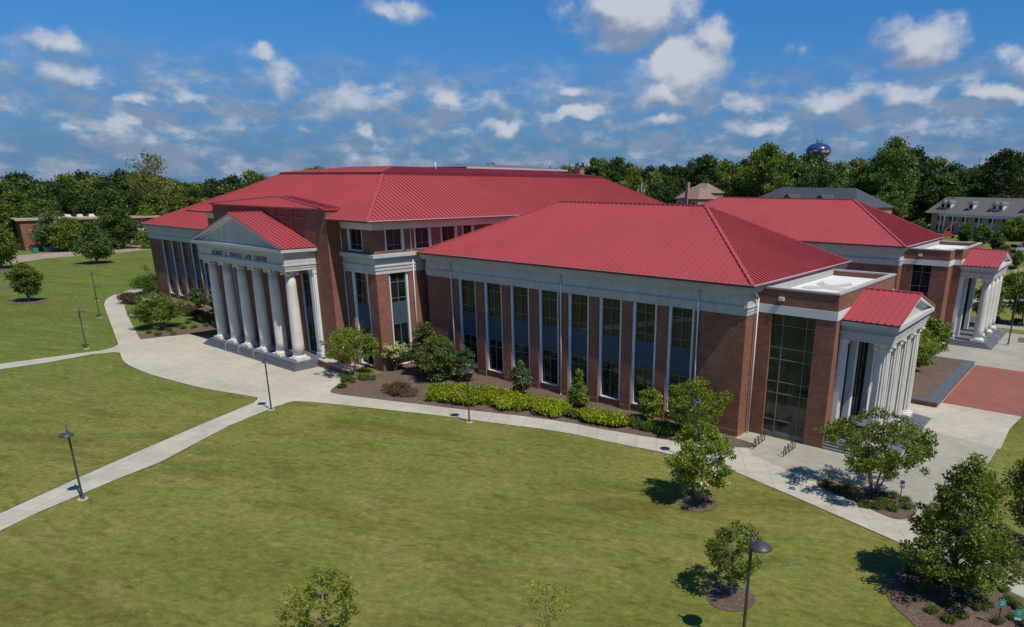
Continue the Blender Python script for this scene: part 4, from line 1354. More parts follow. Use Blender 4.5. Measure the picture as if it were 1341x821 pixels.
# crape myrtles and small trees near the camera
t = make_tree('crape_myrtle', leaf_crape, 11, 6.1, 2.75, 1.7, 'round', 85, 110, 0.21, 0.075, 5, bark_pale, 0.52, blossom=(petal, 11), droop=0.10)
at(t, -20.78, 40.63, rz=0.3, label='white flowering crape myrtle in the mulch ring on the lawn, in front of the wing', group=None)
t = make_tree('crape_myrtle', leaf_crape, 23, 6.7, 4.3, 2.1, 'vase', 115, 100, 0.22, 0.085, 6, bark_pale, 0.56, droop=0.22)
at(t, -11.11, 49.8, label='wide spreading crape myrtle rising from the oval mulch island in the paving')
t = make_tree('oak_tree', leaf_oak, 35, 8.6, 3.7, 1.2, 'cone', 240, 95, 0.19, 0.12, 1, bark, 0.50, nb=60)
at(t, -3.98, 39.65, label='pyramidal green oak in the mulch bed at the lower right corner')
t = make_tree('oak_tree', leaf_oak, 36, 6.8, 2.5, 1.5, 'oval', 120, 85, 0.19, 0.11, 1, bark, 0.52, nb=40)
at(t, -0.76, 47.6, label='green oak cut by the right edge, in the bed beyond the walk')
t = make_tree('young_oak', leaf_oak, 47, 4.9, 1.75, 1.15, 'oval', 80, 52, 0.17, 0.07, 1, bark_pale, 0.34, nb=34)
at(t, -13.57, 31.31, label='young lawn tree in a mulch ring beside the foreground lamp post')
t = make_tree('lawn_sapling', leaf_young, 58, 4.6, 2.1, 1.4, 'round', 90, 42, 0.16, 0.05, 1, bark_pale, 0.34, nb=30)
at(t, -26.59, 14.42, label='pale green sapling whose top rises over the lower edge, left of the middle')
t = make_tree('lawn_sapling', leaf_young, 63, 4.6, 1.5, 1.6, 'round', 36, 22, 0.14, 0.045, 1, bark_pale, 0.42, nb=26)
at(t, -18.1, 20.73, label='thin sparse sapling at the lower edge, in the middle of the photo')
# by the building
t = make_tree('crape_myrtle', leaf_crape, 71, 5.9, 3.3, 1.9, 'round', 80, 95, 0.23, 0.07, 4, bark_pale, 0.62, blossom=(petal, 4))
at(t, -69.48, 45.03, label='crape myrtle on a mulch point right of the west portico steps')
t = make_tree('crape_myrtle', leaf_crape, 72, 5.7, 3.1, 1.7, 'round', 80, 80, 0.22, 0.08, 5, bark_pale, 0.6, droop=0.08)
at(t, -27.3, 52.0, label='leafy crape myrtle against the brick end of the long wing')
t = make_tree('crape_myrtle', leaf_crape, 73, 5.6, 3.7, 1.4, 'round', 60, 150, 0.28, 0.08, 5, bark_pale, 0.9, blossom=(petal, 16), droop=0.1)
at(t, -115.46, 42.18, label='white flowered crape myrtle in the bed left of the west portico')
for k, (u_, (gx, gy), hh, rr, lb) in enumerate((
        (0, (-57.23, 51.65), 4.2, 1.65, 'small blue green tree under the first tall window of the long wing'),
        (1, (-48.56, 51.76), 3.9, 1.45, 'small upright tree between the juniper and the third tall window'),
        (2, (-41.04, 52.41), 4.1, 1.4, 'narrow small tree before the fifth tall window of the wing'),
        (3, (-32.91, 53.22), 3.8, 1.5, 'small tree before the seventh tall window of the wing'))):
    t = make_tree('magnolia_sapling', leaf_blue if k < 2 else leaf_crape, 80+k, hh, rr, 0.35, 'cone' if k == 2 else 'oval', 50, 62, 0.22, 0.05, 1, bark, 0.42)
    at(t, gx, gy, label=lb, group='small trees along the long wing')
for k, (gx, gy, s_) in enumerate(((-123.0, 54.2, 1.0), (-118.4, 53.4, 1.15), (-129.5, 54.0, 0.9))):
    t = make_tree('magnolia_sapling', leaf_blue, 90+k, 4.4*s_, 1.5*s_, 0.4, 'oval', 28, 90, 0.28, 0.05, 1, bark, 0.6)
    at(t, gx, gy, label=('small tree at the windows of the left wing, middle one', 'small tree at the left wing, nearest the west portico', 'small tree at the left wing, farthest from the portico')[k], group='small trees along the left wing')
t = make_tree('bare_sapling', leaf_young, 99, 5.6, 2.0, 1.4, 'vase', 24, 26, 0.22, 0.06, 3, bark_pale, 0.6, nb=24)
at(t, -167.91, 61.1, label='thin nearly bare small tree at the corner of the left wing')

# shrubs
def sh(o, x, y, label, cat='shrub', group=None, rz=0, sc=1.0): return at(o, x, y, 0.02, rz, sc, label, cat, group)


x_, y_ = (-61.35, 49.11)
sh(make_tree('holly', leaf_holly, 101, 6.6, 2.2, 0.1, 'oval', 70, 190, 0.22, 0.08, 3, bark, 0.75), x_-1.4, y_+1.6, 'tall dense evergreen holly in the corner between main block and long wing')
sh(make_tree('holly', leaf_holly, 102, 5.4, 2.7, 0.1, 'oval', 70, 190, 0.22, 0.08, 3, bark, 0.8), x_+1.6, y_+0.9, 'lower wide evergreen holly right of the tall holly in the corner')
sh(make_shrub('hydrangea', leaf_mid, 103, 2.3, 2.0, 3.9, 4600, 0.18, 14, blossom=(petal_cream, 190)), -66.98, 49.31, 'hydrangea covered in cream flower heads at the main block corner')
sh(make_shrub('smoke_bush', leaf_brown, 104, 3.2, 1.6, 1.2, 5200, 0.14, 16), -58.64, 43.93, 'low bronze leaved shrub mass in the bed before the holly', rz=0.1)
JUN = (((-53.75, 46.13), 2.8000000000000003, 2.5, 1.35, 'bright yellow green juniper spread nearest the holly bushes'), ((-51.45, 46.62), 2.8000000000000003, 2.6, 1.42, 'bright yellow green juniper spread behind the lamp post of the bed'),
       ((-49.33, 47.67), 2.9120000000000004, 2.6, 1.42, 'bright yellow green juniper spread right of the lamp post, before the third tall window'), ((-46.88, 48.33), 2.576, 2.4, 1.35, 'bright yellow green juniper spread just left of the gap in the juniper row'),
       ((-44.43, 49.02), 2.576, 2.2, 1.35, 'bright yellow green juniper spread right of the gap in the juniper row'), ((-41.85, 49.24), 2.4640000000000004, 1.9, 1.35, 'bright yellow juniper left of the dark shrub under the fifth window'),
       ((-37.12, 49.82), 2.128, 1.4, 1.22, 'bright yellow juniper right of the dark shrub by the narrow tree'), ((-35.18, 50.27), 1.6800000000000002, 1.3, 1.15, 'last bright yellow juniper at the right end of the row'))
for k, (p_, a, b_, h_, lb) in enumerate(JUN):
    j = make_shrub('juniper', leaf_juniper, 110+k, a*1.06, b_*1.06, h_, 6000, 0.22, 24)
    sh(j, p_[0], p_[1], lb, 'juniper', 'yellow green junipers along the wing', rz=-0.02)
for k, (p_, a, h_) in enumerate((((-39.58, 49.58), 1.2, 0.95), ((-33.75, 51.15), 1.1, 0.9), ((-30.48, 51.37), 1.7, 1.1), ((-29.16, 51.91), 1.3, 1.0))):
    sh(make_shrub('dark_shrub', leaf_holly if k < 2 else leaf_mid, 120+k, a*1.3, a, h_, 1800, 0.14, 9), p_[0], p_[1], ('dark green shrub between two yellow junipers', 'dark green shrub at the right end of the junipers', 'low green shrub under the last tall window, left one', 'low green shrub under the last tall window, right one')[k])
for k, (p_, a, b_, h_) in enumerate((((-67.36, 42.97), 1.9, 1.1, 0.7), ((-66.55, 44.87), 1.5, 1.0, 0.7), ((-65.82, 41.07), 0.8, 0.6, 0.5))):
    sh(make_shrub('groundcover_shrub', leaf_mid, 130+k, a, b_, h_, 1500, 0.14, 9), p_[0], p_[1], ('low green shrub at the foot of the tree by the portico steps', 'low green shrub right of the tree by the portico steps', 'smallest low shrub at the tip of the bed by the steps')[k])
# left beds
sh(make_shrub('clipped_shrub', leaf_brown, 140, 3.8, 2.6, 2.2, 4200, 0.22, 14), -143.97, 48.49, 'rounded bronze green shrub beside the curve of the north walk')
sh(make_shrub('clipped_shrub', leaf_mid, 141, 3.8, 3.4, 4.4, 5200, 0.26, 16), -153.26, 55.03, 'big round bright green bush at the corner of the left wing')
for k, (gx, gy) in enumerate(((-127.0, 50.4), (-122.6, 49.8), (-118.2, 49.2), (-113.6, 48.9), (-109.4, 48.8))):
    sh(make_shrub('hedge_shrub', leaf_brown if k < 3 else leaf_holly, 145+k, 2.9, 1.7, 1.7, 2600, 0.2, 12), gx, gy, 'low reddish green hedge bush in the row before the left wing' if k < 3 else 'dark green hedge bush in the shade near the portico', group='hedge bushes before the left wing' if k < 3 else 'dark hedge bushes beside the west portico')
proto_s = Pool(tag(make_shrub('bed_shrub', leaf_bright, 150, 0.55, 0.55, 0.5, 620, 0.10, 6), 'small', 'shrub'))
for k, (gx, gy) in enumerate(((-112.58, 39.46), (-109.93, 39.58), (-112.08, 42.02), (-112.28, 44.08), (-111.54, 45.45), (-108.7, 41.29), (-115.97, 46.46), (-111.39, 47.11))):
    proto_s.put((gx, gy, 0.02), k*1.3, 1.25, 'small green shrub in the mulch under the flowered tree left of the portico', 'small shrubs in the left portico bed')
isl = [((-10.95, 47.36), 1.0), ((-10.15, 47.7), 1.05), ((-10.05, 48.7), 1.0), ((-9.28, 47.93), 1.1), ((-8.53, 48.83), 1.0), ((-8.85, 49.98), 0.9), ((-9.71, 50.26), 0.95), ((-10.29, 49.8), 0.9), ((-10.79, 49.07), 0.8), ((-11.77, 48.13), 0.9), ((-12.64, 48.42), 0.9), ((-13.48, 48.75), 0.9), ((-14.35, 49.1), 0.85), ((-12.93, 49.71), 0.9)]
for k, (gx, gy) in enumerate(((-32.6, 50.98), (-31.75, 51.0), (-31.47, 51.62), (-27.64, 51.62), (-26.82, 51.54))):
    proto_s.put((gx, gy, 0.02), k*1.1, 1.7, 'round green shrub at the right end of the bed along the long wing', 'shrubs at the right end of the wing bed')
for k, ((gx, gy), s_) in enumerate(isl):
    proto_s.put((gx, gy, 0.02), k*0.9, s_*1.05, 'small light green shrub in the oval mulch island', 'small shrubs in the oval island')
RB = [(-5.11, 37.25), (-4.35, 36.59), (-3.9, 37.75), (-3.38, 38.7), (-3.48, 36.17), (-2.97, 36.99), (-2.51, 38.22), (-2.06, 38.84), (-2.67, 39.73), (-2.19, 40.58), (-2.38, 41.61), (-3.72, 39.96), (-5.95, 38.49), (-5.59, 39.99), (-4.81, 39.99), (-4.62, 38.47), (-1.49, 41.33), (-1.13, 40.2), (-0.63, 39.88), (-1.4, 37.73), (-0.84, 38.59), (-0.39, 38.36), (-5.83, 42.07), (-6.32, 40.04), (-4.13, 41.57), (-3.24, 40.63), (-2.77, 41.4), (-5.06, 41.9), (-5.34, 38.48)]
proto_d = Pool(tag(make_shrub('bed_shrub', leaf_mid, 151, 0.55, 0.5, 0.5, 620, 0.10, 6), 'small', 'shrub'))
for k, (gx, gy) in enumerate(RB):
    (proto_s if k % 3 else proto_d).put((gx, gy, 0.02), k*0.7, 0.72+0.25*((k*37) % 10)/10, 'small light green shrub in the lower right mulch bed' if k % 3 else 'small darker green shrub in the lower right mulch bed', 'light small shrubs in the lower right bed' if k % 3 else 'darker small shrubs in the lower right bed')
for k, (gx, gy) in enumerate(((-2.01, 47.57), (-1.54, 46.39), (-2.53, 48.29), (-1.15, 45.78))):
    proto_d.put((gx, gy, 0.02), k*1.7, 0.95, 'small green shrub in the bed right of the lower walk', 'small shrubs in the bed at the right edge')
for k in range(7):
    proto_d.put((-8+2.0*k, 120.4, 0.02), k*1.1, 1.5, 'dark shrub in the mulch strip right of the farther east portico', 'shrubs in the strip beyond the paver walk')
for k in range(9):
    proto_d.put((-14+2.6*k, 134.0, 0.02), k*1.9, 2.2, 'dark bush in the hedge strip across the far path', 'bushes across the far path')

# planter between the two wings
pl_ = empty('raised_planter', (-18, 87, 0))
tag(pl_, 'raised brick planter with slate coping and brown mulch between the porticos', 'planter')
m = MB(); m.box(-26.0, -11.95, 75.6, 97.8, 0.0, 0.42); m.obj('planter_wall', brick, pl_)
m = MB()
m.box(-26.05, -11.88, 75.52, 76.5, 0.422, 0.55); m.box(-26.05, -11.88, 97.0, 97.88, 0.422, 0.55); m.box(-13.1, -11.88, 76.502, 96.998, 0.422, 0.55)
m.obj('coping', slate_cap, pl_)
m = MB(); m.box(-26, -13.102, 76.502, 96.998, 0.422, 0.52); m.obj('mulch_fill', mulch, pl_)
ct = make_tree('crape_myrtle', leaf_crape, 161, 5.2, 2.7, 1.7, 'round', 46, 130, 0.30, 0.06, 5, bark_pale, 0.75, blossom=(petal, 5))
at(ct, -16.6, 81.5, 0.5, label='crape myrtle at the near end of the raised planter')
r = dup(ct, (-17.2, 87.5, 0.5), 1.9, 1.05, 'crape myrtle in the middle of the raised planter'); 
r = dup(ct, (-16.6, 93.0, 0.5), 3.6, 1.1, 'crape myrtle at the far end of the raised planter')

# trees on the north lawn and around the dormitory
t = make_tree('lawn_oak', leaf_mid, 201, 11.4, 5.4, 2.0, 'cone', 90, 130, 0.52, 0.3, 1, bark, 1.7, nb=30)
at(t, -221.2, 67.86, label='conical dark green tree alone on the north lawn before the brick dormitory')
t = make_tree('lawn_oak', leaf_oak, 202, 6.9, 2.8, 1.7, 'round', 60, 110, 0.40, 0.17, 1, bark, 1.1, nb=24)
at(t, -160.11, 37.01, label='small round tree standing alone in the left lawn')
t = make_tree('lawn_oak', leaf_oak, 203, 10.5, 4.6, 2.2, 'round', 70, 120, 0.55, 0.3, 1, bark, 1.8, nb=24)
at(t, -225.01, 48.16, label='dark spreading tree at the left edge, before the road')
r = dup(t, (-166.58, 30.38, 0), 1.1, 0.95, 'large dark tree just outside the left edge shading the lawn')
t = make_tree('dorm_tree', leaf_bright, 204, 10.5, 5.6, 1.5, 'round', 70, 110, 0.6, 0.25, 1, bark, 1.9)
at(t, -265.55, 74.84, label='bright green rounded tree in front of the brick dormitory')
t = make_tree('dorm_tree', leaf_blue, 205, 11.5, 5.5, 1.5, 'round', 70, 110, 0.6, 0.25, 1, bark, 1.9, blossom=(petal, 30))
at(t, -269.1, 71.58, label='grey green tree with pale blossom left of the bright tree')
t = make_tree('dorm_tree', leaf_mid, 206, 20.5, 7.2, 1.5, 'cone', 120, 130, 0.6, 0.35, 1, bark, 2.0)
at(t, -262.85, 88.18, label='tall mid green tree standing before the right half of the dormitory')
t = make_tree('dorm_tree', leaf_yellow, 207, 33, 10.5, 6, 'oval', 60, 70, 0.75, 0.4, 1, bark_pale, 2.8, nb=40)
at(t, -285.39, 109.79, label='tall thin yellow green tree rising above the forest edge')
t = make_tree('dorm_bush', leaf_oak, 208, 6.5, 4.2, 0.4, 'round', 30, 110, 0.55, 0.15, 3, bark, 1.6)
at(t, -259.04, 95.52, label='round green bush at the right end of the dormitory')
bb = Pool(tag(make_shrub('road_hedge', leaf_mid, 209, 3.6, 1.8, 1.8, 1400, 0.35, 10), 'x', 'shrub'))
for k, (gx, gy) in enumerate(((-265.89, 74.53), (-267.85, 78.04), (-269.53, 82.0), (-271.1, 86.27), (-271.51, 89.82), (-273.48, 96.16), (-274.18, 99.33))):
    bb.put((gx, gy, 0), 1.2, 1.0, 'low green hedge bush between the road and the dormitory', 'hedge bushes along the dormitory')

# woods: every tree one can tell apart in front is its own, all sharing a few crowns
protos = []
for k in range(5):
    mat = (leaf_forest, leaf_forest, leaf_mid, leaf_forest, leaf_oak, leaf_bright)[k]
    t = make_tree('forest_tree', mat, 300+k, 20, 6.8, 3.2, ('round', 'oval', 'round', 'oval', 'round', 'round')[k], 64, 110, 0.66, 0.35, 1, bark, 2.3, nb=12, aspect=0.8)
    tag(t, 'tree', 'tree'); protos.append(Pool(t))
rnd = random.Random(77)
FW = [(-346.14, 68.67, -0.3, 24.28, 1), (-346.85, 73.3, -0.3, 24.58, 1), (-350.46, 76.67, -0.3, 24.05, 1), (-352.64, 81.41, -0.3, 23.36, 1), (-341.29, 84.21, -0.3, 24.76, 1), (-343.74, 87.46, -0.3, 24.68, 1), (-344.67, 92.34, -0.3, 23.08, 1), (-344.17, 95.47, -0.3, 22.99, 1), (-328.87, 96.08, -0.3, 24.04, 1), (-340.67, 104.62, -0.3, 25.69, 1), (-343.05, 110.53, -0.3, 25.99, 1), (-332.63, 111.72, -0.3, 24.66, 1), (-324.46, 114.15, -0.3, 27.06, 1), (-339.85, 122.68, -0.3, 26.41, 1), (-325.49, 123.19, -0.3, 25.75, 1), (-324.99, 127.25, -0.3, 25.22, 1), (-333.42, 135.98, -0.3, 23.6, 1), (-330.41, 140.72, -0.3, 21.95, 1), (-315.97, 139.17, -0.3, 22.29, 1), (-327.07, 150.64, -0.3, 23.72, 1), (-312.64, 148.74, -0.3, 23.4, 1), (-311.84, 153.78, -0.3, 24.95, 1), (-321.67, 165.6, -0.3, 26.53, 1), (-309.01, 164.8, -0.3, 26.36, 1), (-313.54, 171.5, -0.3, 24.24, 1), (-308.42, 174.35, -0.3, 26.1, 1), (-316.09, 62.93, -0.3, 20.9, 0), (-317.99, 67.57, -0.3, 20.35, 0), (-310.73, 68.69, -0.3, 20.89, 0), (-311.86, 72.42, -0.3, 21.28, 0), (-309.93, 77.63, -0.3, 23.61, 0), (-311.38, 82.11, -0.3, 20.43, 0), (-311.25, 86.51, -0.3, 20.76, 0), (-314.34, 91.19, -0.3, 21.84, 0), (-312.66, 95.51, -0.3, 22.83, 0), (-308.5, 98.67, -0.3, 22.52, 0), (-305.36, 101.61, -0.3, 21.92, 0), (-307.26, 108.26, -0.3, 24.77, 0), (-306.27, 112.49, -0.3, 24.02, 0), (-305.21, 117.68, -0.3, 23.8, 0), (-301.09, 120.91, -0.3, 21.28, 0), (-303.1, 126.17, -0.3, 20.08, 0), (-291.97, 125.94, -0.3, 19.84, 0), (-291.66, 134.11, -0.3, 21.16, 0), (-290.85, 138.44, -0.3, 21.61, 0), (-289.63, 142.77, -0.3, 20.95, 0), (-287.3, 147.69, -0.3, 22.03, 0), (-287.84, 153.28, -0.3, 22.05, 0), (-280.0, 156.07, -0.3, 21.31, 0), (-291.45, 56.51, -0.3, 17.87, 0), (-289.69, 60.9, -0.3, 17.66, 0), (-296.18, 65.52, -0.3, 17.08, 0), (-288.5, 69.24, -0.3, 18.46, 0), (-294.56, 74.55, -0.3, 18.34, 0), (-286.4, 75.58, -0.3, 16.86, 0), (-291.95, 81.32, -0.3, 15.93, 0), (-285.53, 84.56, -0.3, 18.86, 0), (-288.95, 91.41, -0.3, 18.84, 0), (-283.05, 92.94, -0.3, 17.96, 0), (-281.9, 98.05, -0.3, 19.29, 0), (-280.85, 102.86, -0.3, 17.78, 0), (-275.6, 105.35, -0.3, 17.63, 0), (-282.28, 115.16, -0.3, 16.48, 0), (-279.68, 119.85, -0.3, 16.16, 0), (-276.96, 123.79, -0.3, 15.81, 0), (-269.95, 125.95, -0.3, 17.08, 0), (-283.44, 54.01, -0.3, 13.5, 0), (-288.46, 59.23, -0.3, 13.79, 0), (-286.51, 63.9, -0.3, 11.85, 0), (-287.09, 68.71, -0.3, 13.73, 0), (-285.29, 70.89, -0.3, 14.65, 0), (-359.15, 217.75, 7.03, 21.52, 2), (-356.64, 221.83, 7.09, 22.53, 2), (-354.14, 225.8, 7.13, 22.16, 2), (-351.58, 229.76, 7.18, 21.57, 2), (-336.86, 250.85, 7.45, 22.69, 2), (-316.12, 276.53, 7.77, 23.22, 2), (-310.33, 283.01, 7.85, 24.29, 2), (-297.05, 296.92, 8.02, 24.98, 2), (-291.77, 302.11, 8.09, 21.83, 2), (-281.07, 312.09, 8.21, 21.43, 2), (-263.24, 301.17, 8.08, 21.26, 2), (-207.07, 242.54, 7.04, 21.61, 3), (-205.47, 252.5, 7.17, 22.5, 3), (-189.87, 243.86, 7.06, 24.34, 3), (-191.6, 258.51, 7.24, 26.59, 3), (-183.15, 257.3, 7.23, 25.29, 3), (-180.9, 266.38, 7.34, 24.43, 3), (-173.41, 272.22, 7.42, 23.2, 3), (-168.39, 276.46, 7.47, 23.55, 3), (-156.17, 267.15, 7.35, 23.37, 3), (-152.33, 274.97, 7.45, 26.14, 3), (-142.99, 268.63, 7.37, 27.81, 3), (-136.81, 272.19, 7.41, 25.38, 3), (-128.99, 276.45, 7.47, 25.21, 3), (-127.16, 283.32, 7.55, 28.23, 3), (-122.78, 292.34, 7.67, 28.85, 3), (-115.79, 288.52, 7.62, 28.49, 3), (-111.93, 299.98, 7.76, 27.62, 3), (-102.95, 289.53, 7.63, 26.96, 3), (-99.75, 305.93, 7.84, 23.59, 3), (-92.16, 304.3, 7.82, 24.83, 3), (-86.67, 302.75, 7.8, 24.67, 3), (-82.48, 308.84, 7.87, 29.08, 3), (-76.37, 306.49, 7.84, 29.68, 3), (-70.55, 305.15, 7.83, 29.29, 3), (-64.58, 319.0, 8.0, 25.04, 3), (-57.99, 316.72, 7.97, 23.43, 3), (-50.82, 301.71, 7.78, 22.12, 3), (-47.97, 320.73, 8.02, 23.47, 3), (-42.56, 317.77, 7.98, 26.53, 3), (-38.62, 314.75, 7.95, 27.97, 3), (-33.85, 319.8, 8.01, 28.01, 3), (-27.03, 304.18, 7.81, 25.14, 3), (-177.57, 213.08, 6.43, 18.3, 3), (-180.37, 227.72, 6.86, 20.54, 3), (-173.4, 235.23, 6.95, 22.37, 3), (-159.05, 227.5, 6.86, 21.42, 3), (-160.07, 239.95, 7.01, 21.43, 3), (-155.0, 247.41, 7.11, 19.73, 3), (-146.95, 245.39, 7.08, 18.75, 3), (-138.09, 243.44, 7.06, 21.94, 3), (-135.21, 255.48, 7.21, 23.89, 3), (-127.06, 253.26, 7.18, 23.26, 3), (-118.42, 251.88, 7.16, 21.47, 3), (-112.92, 260.16, 7.26, 24.67, 3), (-110.89, 265.86, 7.34, 24.21, 3), (-101.93, 266.44, 7.34, 23.8, 3), (-97.88, 274.42, 7.44, 24.16, 3), (-92.07, 273.91, 7.44, 19.63, 3), (-83.22, 271.63, 7.41, 20.75, 3), (-77.55, 270.38, 7.39, 22.09, 3), (-71.11, 272.93, 7.42, 25.89, 3), (-67.43, 284.37, 7.57, 26.97, 3), (-59.07, 277.39, 7.48, 22.75, 3), (-52.89, 276.26, 7.47, 20.14, 3), (-49.44, 280.35, 7.52, 20.05, 3), (-43.13, 279.46, 7.51, 19.95, 3), (-36.03, 276.96, 7.47, 22.35, 3), (-32.61, 284.72, 7.57, 23.77, 3), (-26.63, 288.92, 7.62, 23.08, 3), (-22.02, 287.69, 7.61, 21.9, 3), (-166.74, 205.72, 5.25, 16.55, 4), (-157.99, 204.93, 5.09, 17.97, 4), (-155.63, 213.38, 6.46, 15.15, 4), (-147.28, 212.93, 6.42, 16.52, 4), (-143.35, 214.8, 6.58, 15.34, 4), (-141.29, 226.31, 6.84, 15.83, 4), (-132.38, 223.5, 6.81, 15.9, 4), (-118.63, 224.43, 6.82, 17.26, 4), (-114.13, 229.06, 6.88, 17.15, 4), (-111.29, 234.71, 6.95, 18.0, 4), (-105.63, 234.69, 6.95, 17.28, 4), (-101.26, 238.22, 6.99, 16.59, 4), (-95.52, 240.14, 7.01, 18.26, 4), (-91.05, 243.17, 7.05, 18.43, 4), (-85.06, 247.9, 7.11, 18.66, 4), (-77.99, 244.61, 7.07, 17.77, 4), (-73.25, 245.25, 7.08, 18.52, 4), (-70.03, 251.49, 7.16, 19.85, 4), (-65.01, 254.44, 7.19, 18.98, 4), (-74.76, 264.55, 7.32, 15.5, 4), (-71.53, 270.45, 7.39, 15.13, 4), (-65.09, 267.65, 7.36, 15.26, 4), (-60.11, 268.79, 7.37, 14.84, 4), (-55.24, 269.38, 7.38, 14.8, 4), (-52.15, 271.69, 7.41, 15.18, 4), (-46.81, 274.48, 7.44, 15.32, 4), (-42.39, 273.23, 7.43, 16.18, 4), (-39.08, 276.98, 7.47, 15.17, 4), (-33.7, 277.88, 7.49, 15.88, 4), (-29.48, 275.49, 7.46, 15.04, 4), (-25.96, 276.82, 7.47, 16.11, 4), (-20.13, 276.1, 7.46, 16.0, 4), (-58.37, 214.45, 6.56, 13.53, 4), (-56.08, 216.95, 6.71, 14.38, 4)]
for k, (x, y, z, h, row) in enumerate(FW):
    i = rnd.choice((0, 1, 1, 2, 3, 0, 4, 2)) 
    sc = h/20.0
    ws = max(0.8, min(1.45, 1.05/sc**0.35))*sc
    lab, grp = (('dark green tree in the front of the woods behind the dormitory', 'front trees of the left woods'),
                ('dark green tree deeper in the woods behind the dormitory', 'back trees of the left woods'),
                ('distant tree whose top just shows over the red roof', 'distant tree tops over the main roof'),
                ('dark green tree in the tall row behind the east wings', 'tall trees behind the east wings'),
                ('lower dark green tree in front of the tall row behind the east wings', 'lower trees behind the east wings'))[row]
    protos[i].put((x, y, z), rnd.uniform(0, 6.28), (ws, ws, sc), lab, grp)
BIG = [(-99.43, 229.37, 6.88, 29.36, 8.17, 1, 'tall bright green tree behind the slate roofed house'), (-62.49, 244.13, 7.06, 30.46, 9.01, 0, 'largest tree of the row, broad and mid green, left of the columned house'), (-55.98, 218.96, 6.75, 16.22, 4.01, 1, 'rounded bright green tree beside the left end of the columned house'), (-123.53, 231.05, 6.9, 26.53, 6.29, 3, 'tall dark tree above the small brick house'), (-157.51, 209.36, 5.93, 26.02, 5.0, 0, 'leftmost tall tree rising over the end of the main roof'), (-152.39, 218.02, 6.74, 25.43, 5.35, 0, 'second tall tree over the end of the main roof'), (-33.68, 265.88, 7.34, 26.57, 8.06, 3, 'broad dark tree at the far right above the columned house'), (-23.63, 234.81, 6.95, 6.92, 4.79, 2, 'bushy olive green tree before the right end of the columned house'), (-49.85, 230.68, 6.9, 5.55, 2.55, 0, 'low rounded tree at the left corner of the columned house')]
for (x, y, z, h, wd, kind, lab) in BIG:
    t = make_tree('tall_tree', (leaf_mid, leaf_bright, leaf_oak, leaf_forest)[kind], int(abs(x*7))+5, h, wd, h*0.16, 'oval' if kind != 3 else 'round', 90, 130, 0.62, 0.4, 1, bark, wd*0.27, nb=20, aspect=0.8)
    at(t, x, y, z, label=lab)

# ------------------------------------------------------------------ lamp posts
def lamp_post():
    root = empty('lamp_post')
    m = MB(); m.lathe(0, 0, [(0.34, -0.1), (0.34, 0.07), (0.30, 0.09)], 20); m.obj('base_pad', concrete_cap, root)
    m = MB(); m.lathe(0, 0, [(0.14, 0.091), (0.14, 0.16), (0.085, 0.2), (0.075, 0.35), (0.062, 5.0), (0.058, 5.45)], 12); m.obj('pole', dark_metal, root, True)
    m = MB()
    # curved arm that rises over the shade
    m.tube([(0, 0, 5.38), (0.0, 0, 5.58), (0.04, 0, 5.64)], [0.062, 0.05, 0.04], 8)
    m.tube([(0.02, 0, 5.6), (0.10, 0, 5.40), (0.22, 0, 5.27), (0.36, 0, 5.22)], [0.03, 0.03, 0.03, 0.03], 6)
    m.obj('arm', dark_metal, root, True)
    m = MB()
    m.lathe(0.37, 0, [(0.10, 5.26), (0.2, 5.23), (0.36, 5.15), (0.44, 5.07), (0.45, 5.03), (0.43, 5.03), (0.2, 5.07), (0.08, 5.08)][::-1], 24)
    sh_ = m.obj('lamp_shade', dark_metal, root, True)
    m = MB(); m.lathe(0.37, 0, [(0.14, 4.98), (0.17, 5.02), (0.17, 5.068)], 16); m.obj('lens', sign_white, sh_)
    tag(root, 'post', 'lamp post')
    return root


lp = Pool(lamp_post())
LAMPS = [((-55.64, 13.30), 'slim dark lamp post beside the lower left end of the diagonal path'),
         ((-64.47, 32.21), 'slim dark lamp post where the diagonal path meets the plaza'),
         ((-46.30, 42.09), 'slim dark lamp post before the yellow junipers of the wing'),
         ((-108.42, 30.08), 'lamp post on the left lawn just above the west path'),
         ((-132.02, 39.40), 'lamp post on the left lawn beside the curve of the north walk'),
         ((-151.7, 45.3), 'farthest lamp post on the left lawn, behind the others'),
         ((-11.05, 27.29), 'tall looking lamp post nearest the camera at the bottom edge'),
         ((-24.7, 47.35), 'lamp post partly hidden behind the crape myrtle on the lawn')]
for k, ((x, y), lb) in enumerate(LAMPS):
    lp.put((x, y, 0), R(15) if k == 6 else R(-30+k*25), 1.16 if k == 6 else 1.0, lb, 'lamp posts around the lawns')
for k, (x, y) in enumerate(((-10.16, 114.4), (-12.1, 134.26))):
    lp.put((x, y, 0), 0.5, 1.3, ('slim lamp post on the lawn right of the farther portico', 'second lamp post near the parked red car')[k], 'lamp posts around the lawns')

# ------------------------------------------------------------------ bike racks
def bike_rack(): 
    root = MB()
    pts = []
    n = 4
    L = 2.9
    for i in range(n):
        x0 = i*L/n; x1 = x0+L/n
        for k in range(9):
            a = math.pi*k/8
            pts.append((x0+(x1-x0)*0.27*(1-math.cos(a)), 0, 0.66+0.26*math.sin(a)))
        if i < n-1:
            for k in range(1, 8):
                a = math.pi*k/8
                pts.append((x0+(x1-x0)*(0.54+0.23*(1-math.cos(a))), 0, 0.22-0.13*math.sin(a)+0.0))
    pts = [(0, 0, 0)]+pts+[(pts[-1][0], 0, 0)]
    root.tube(pts, 0.038, 7)
    return tag(root.obj('bike_rack', black_metal, None, True), 'rack', 'bike rack')


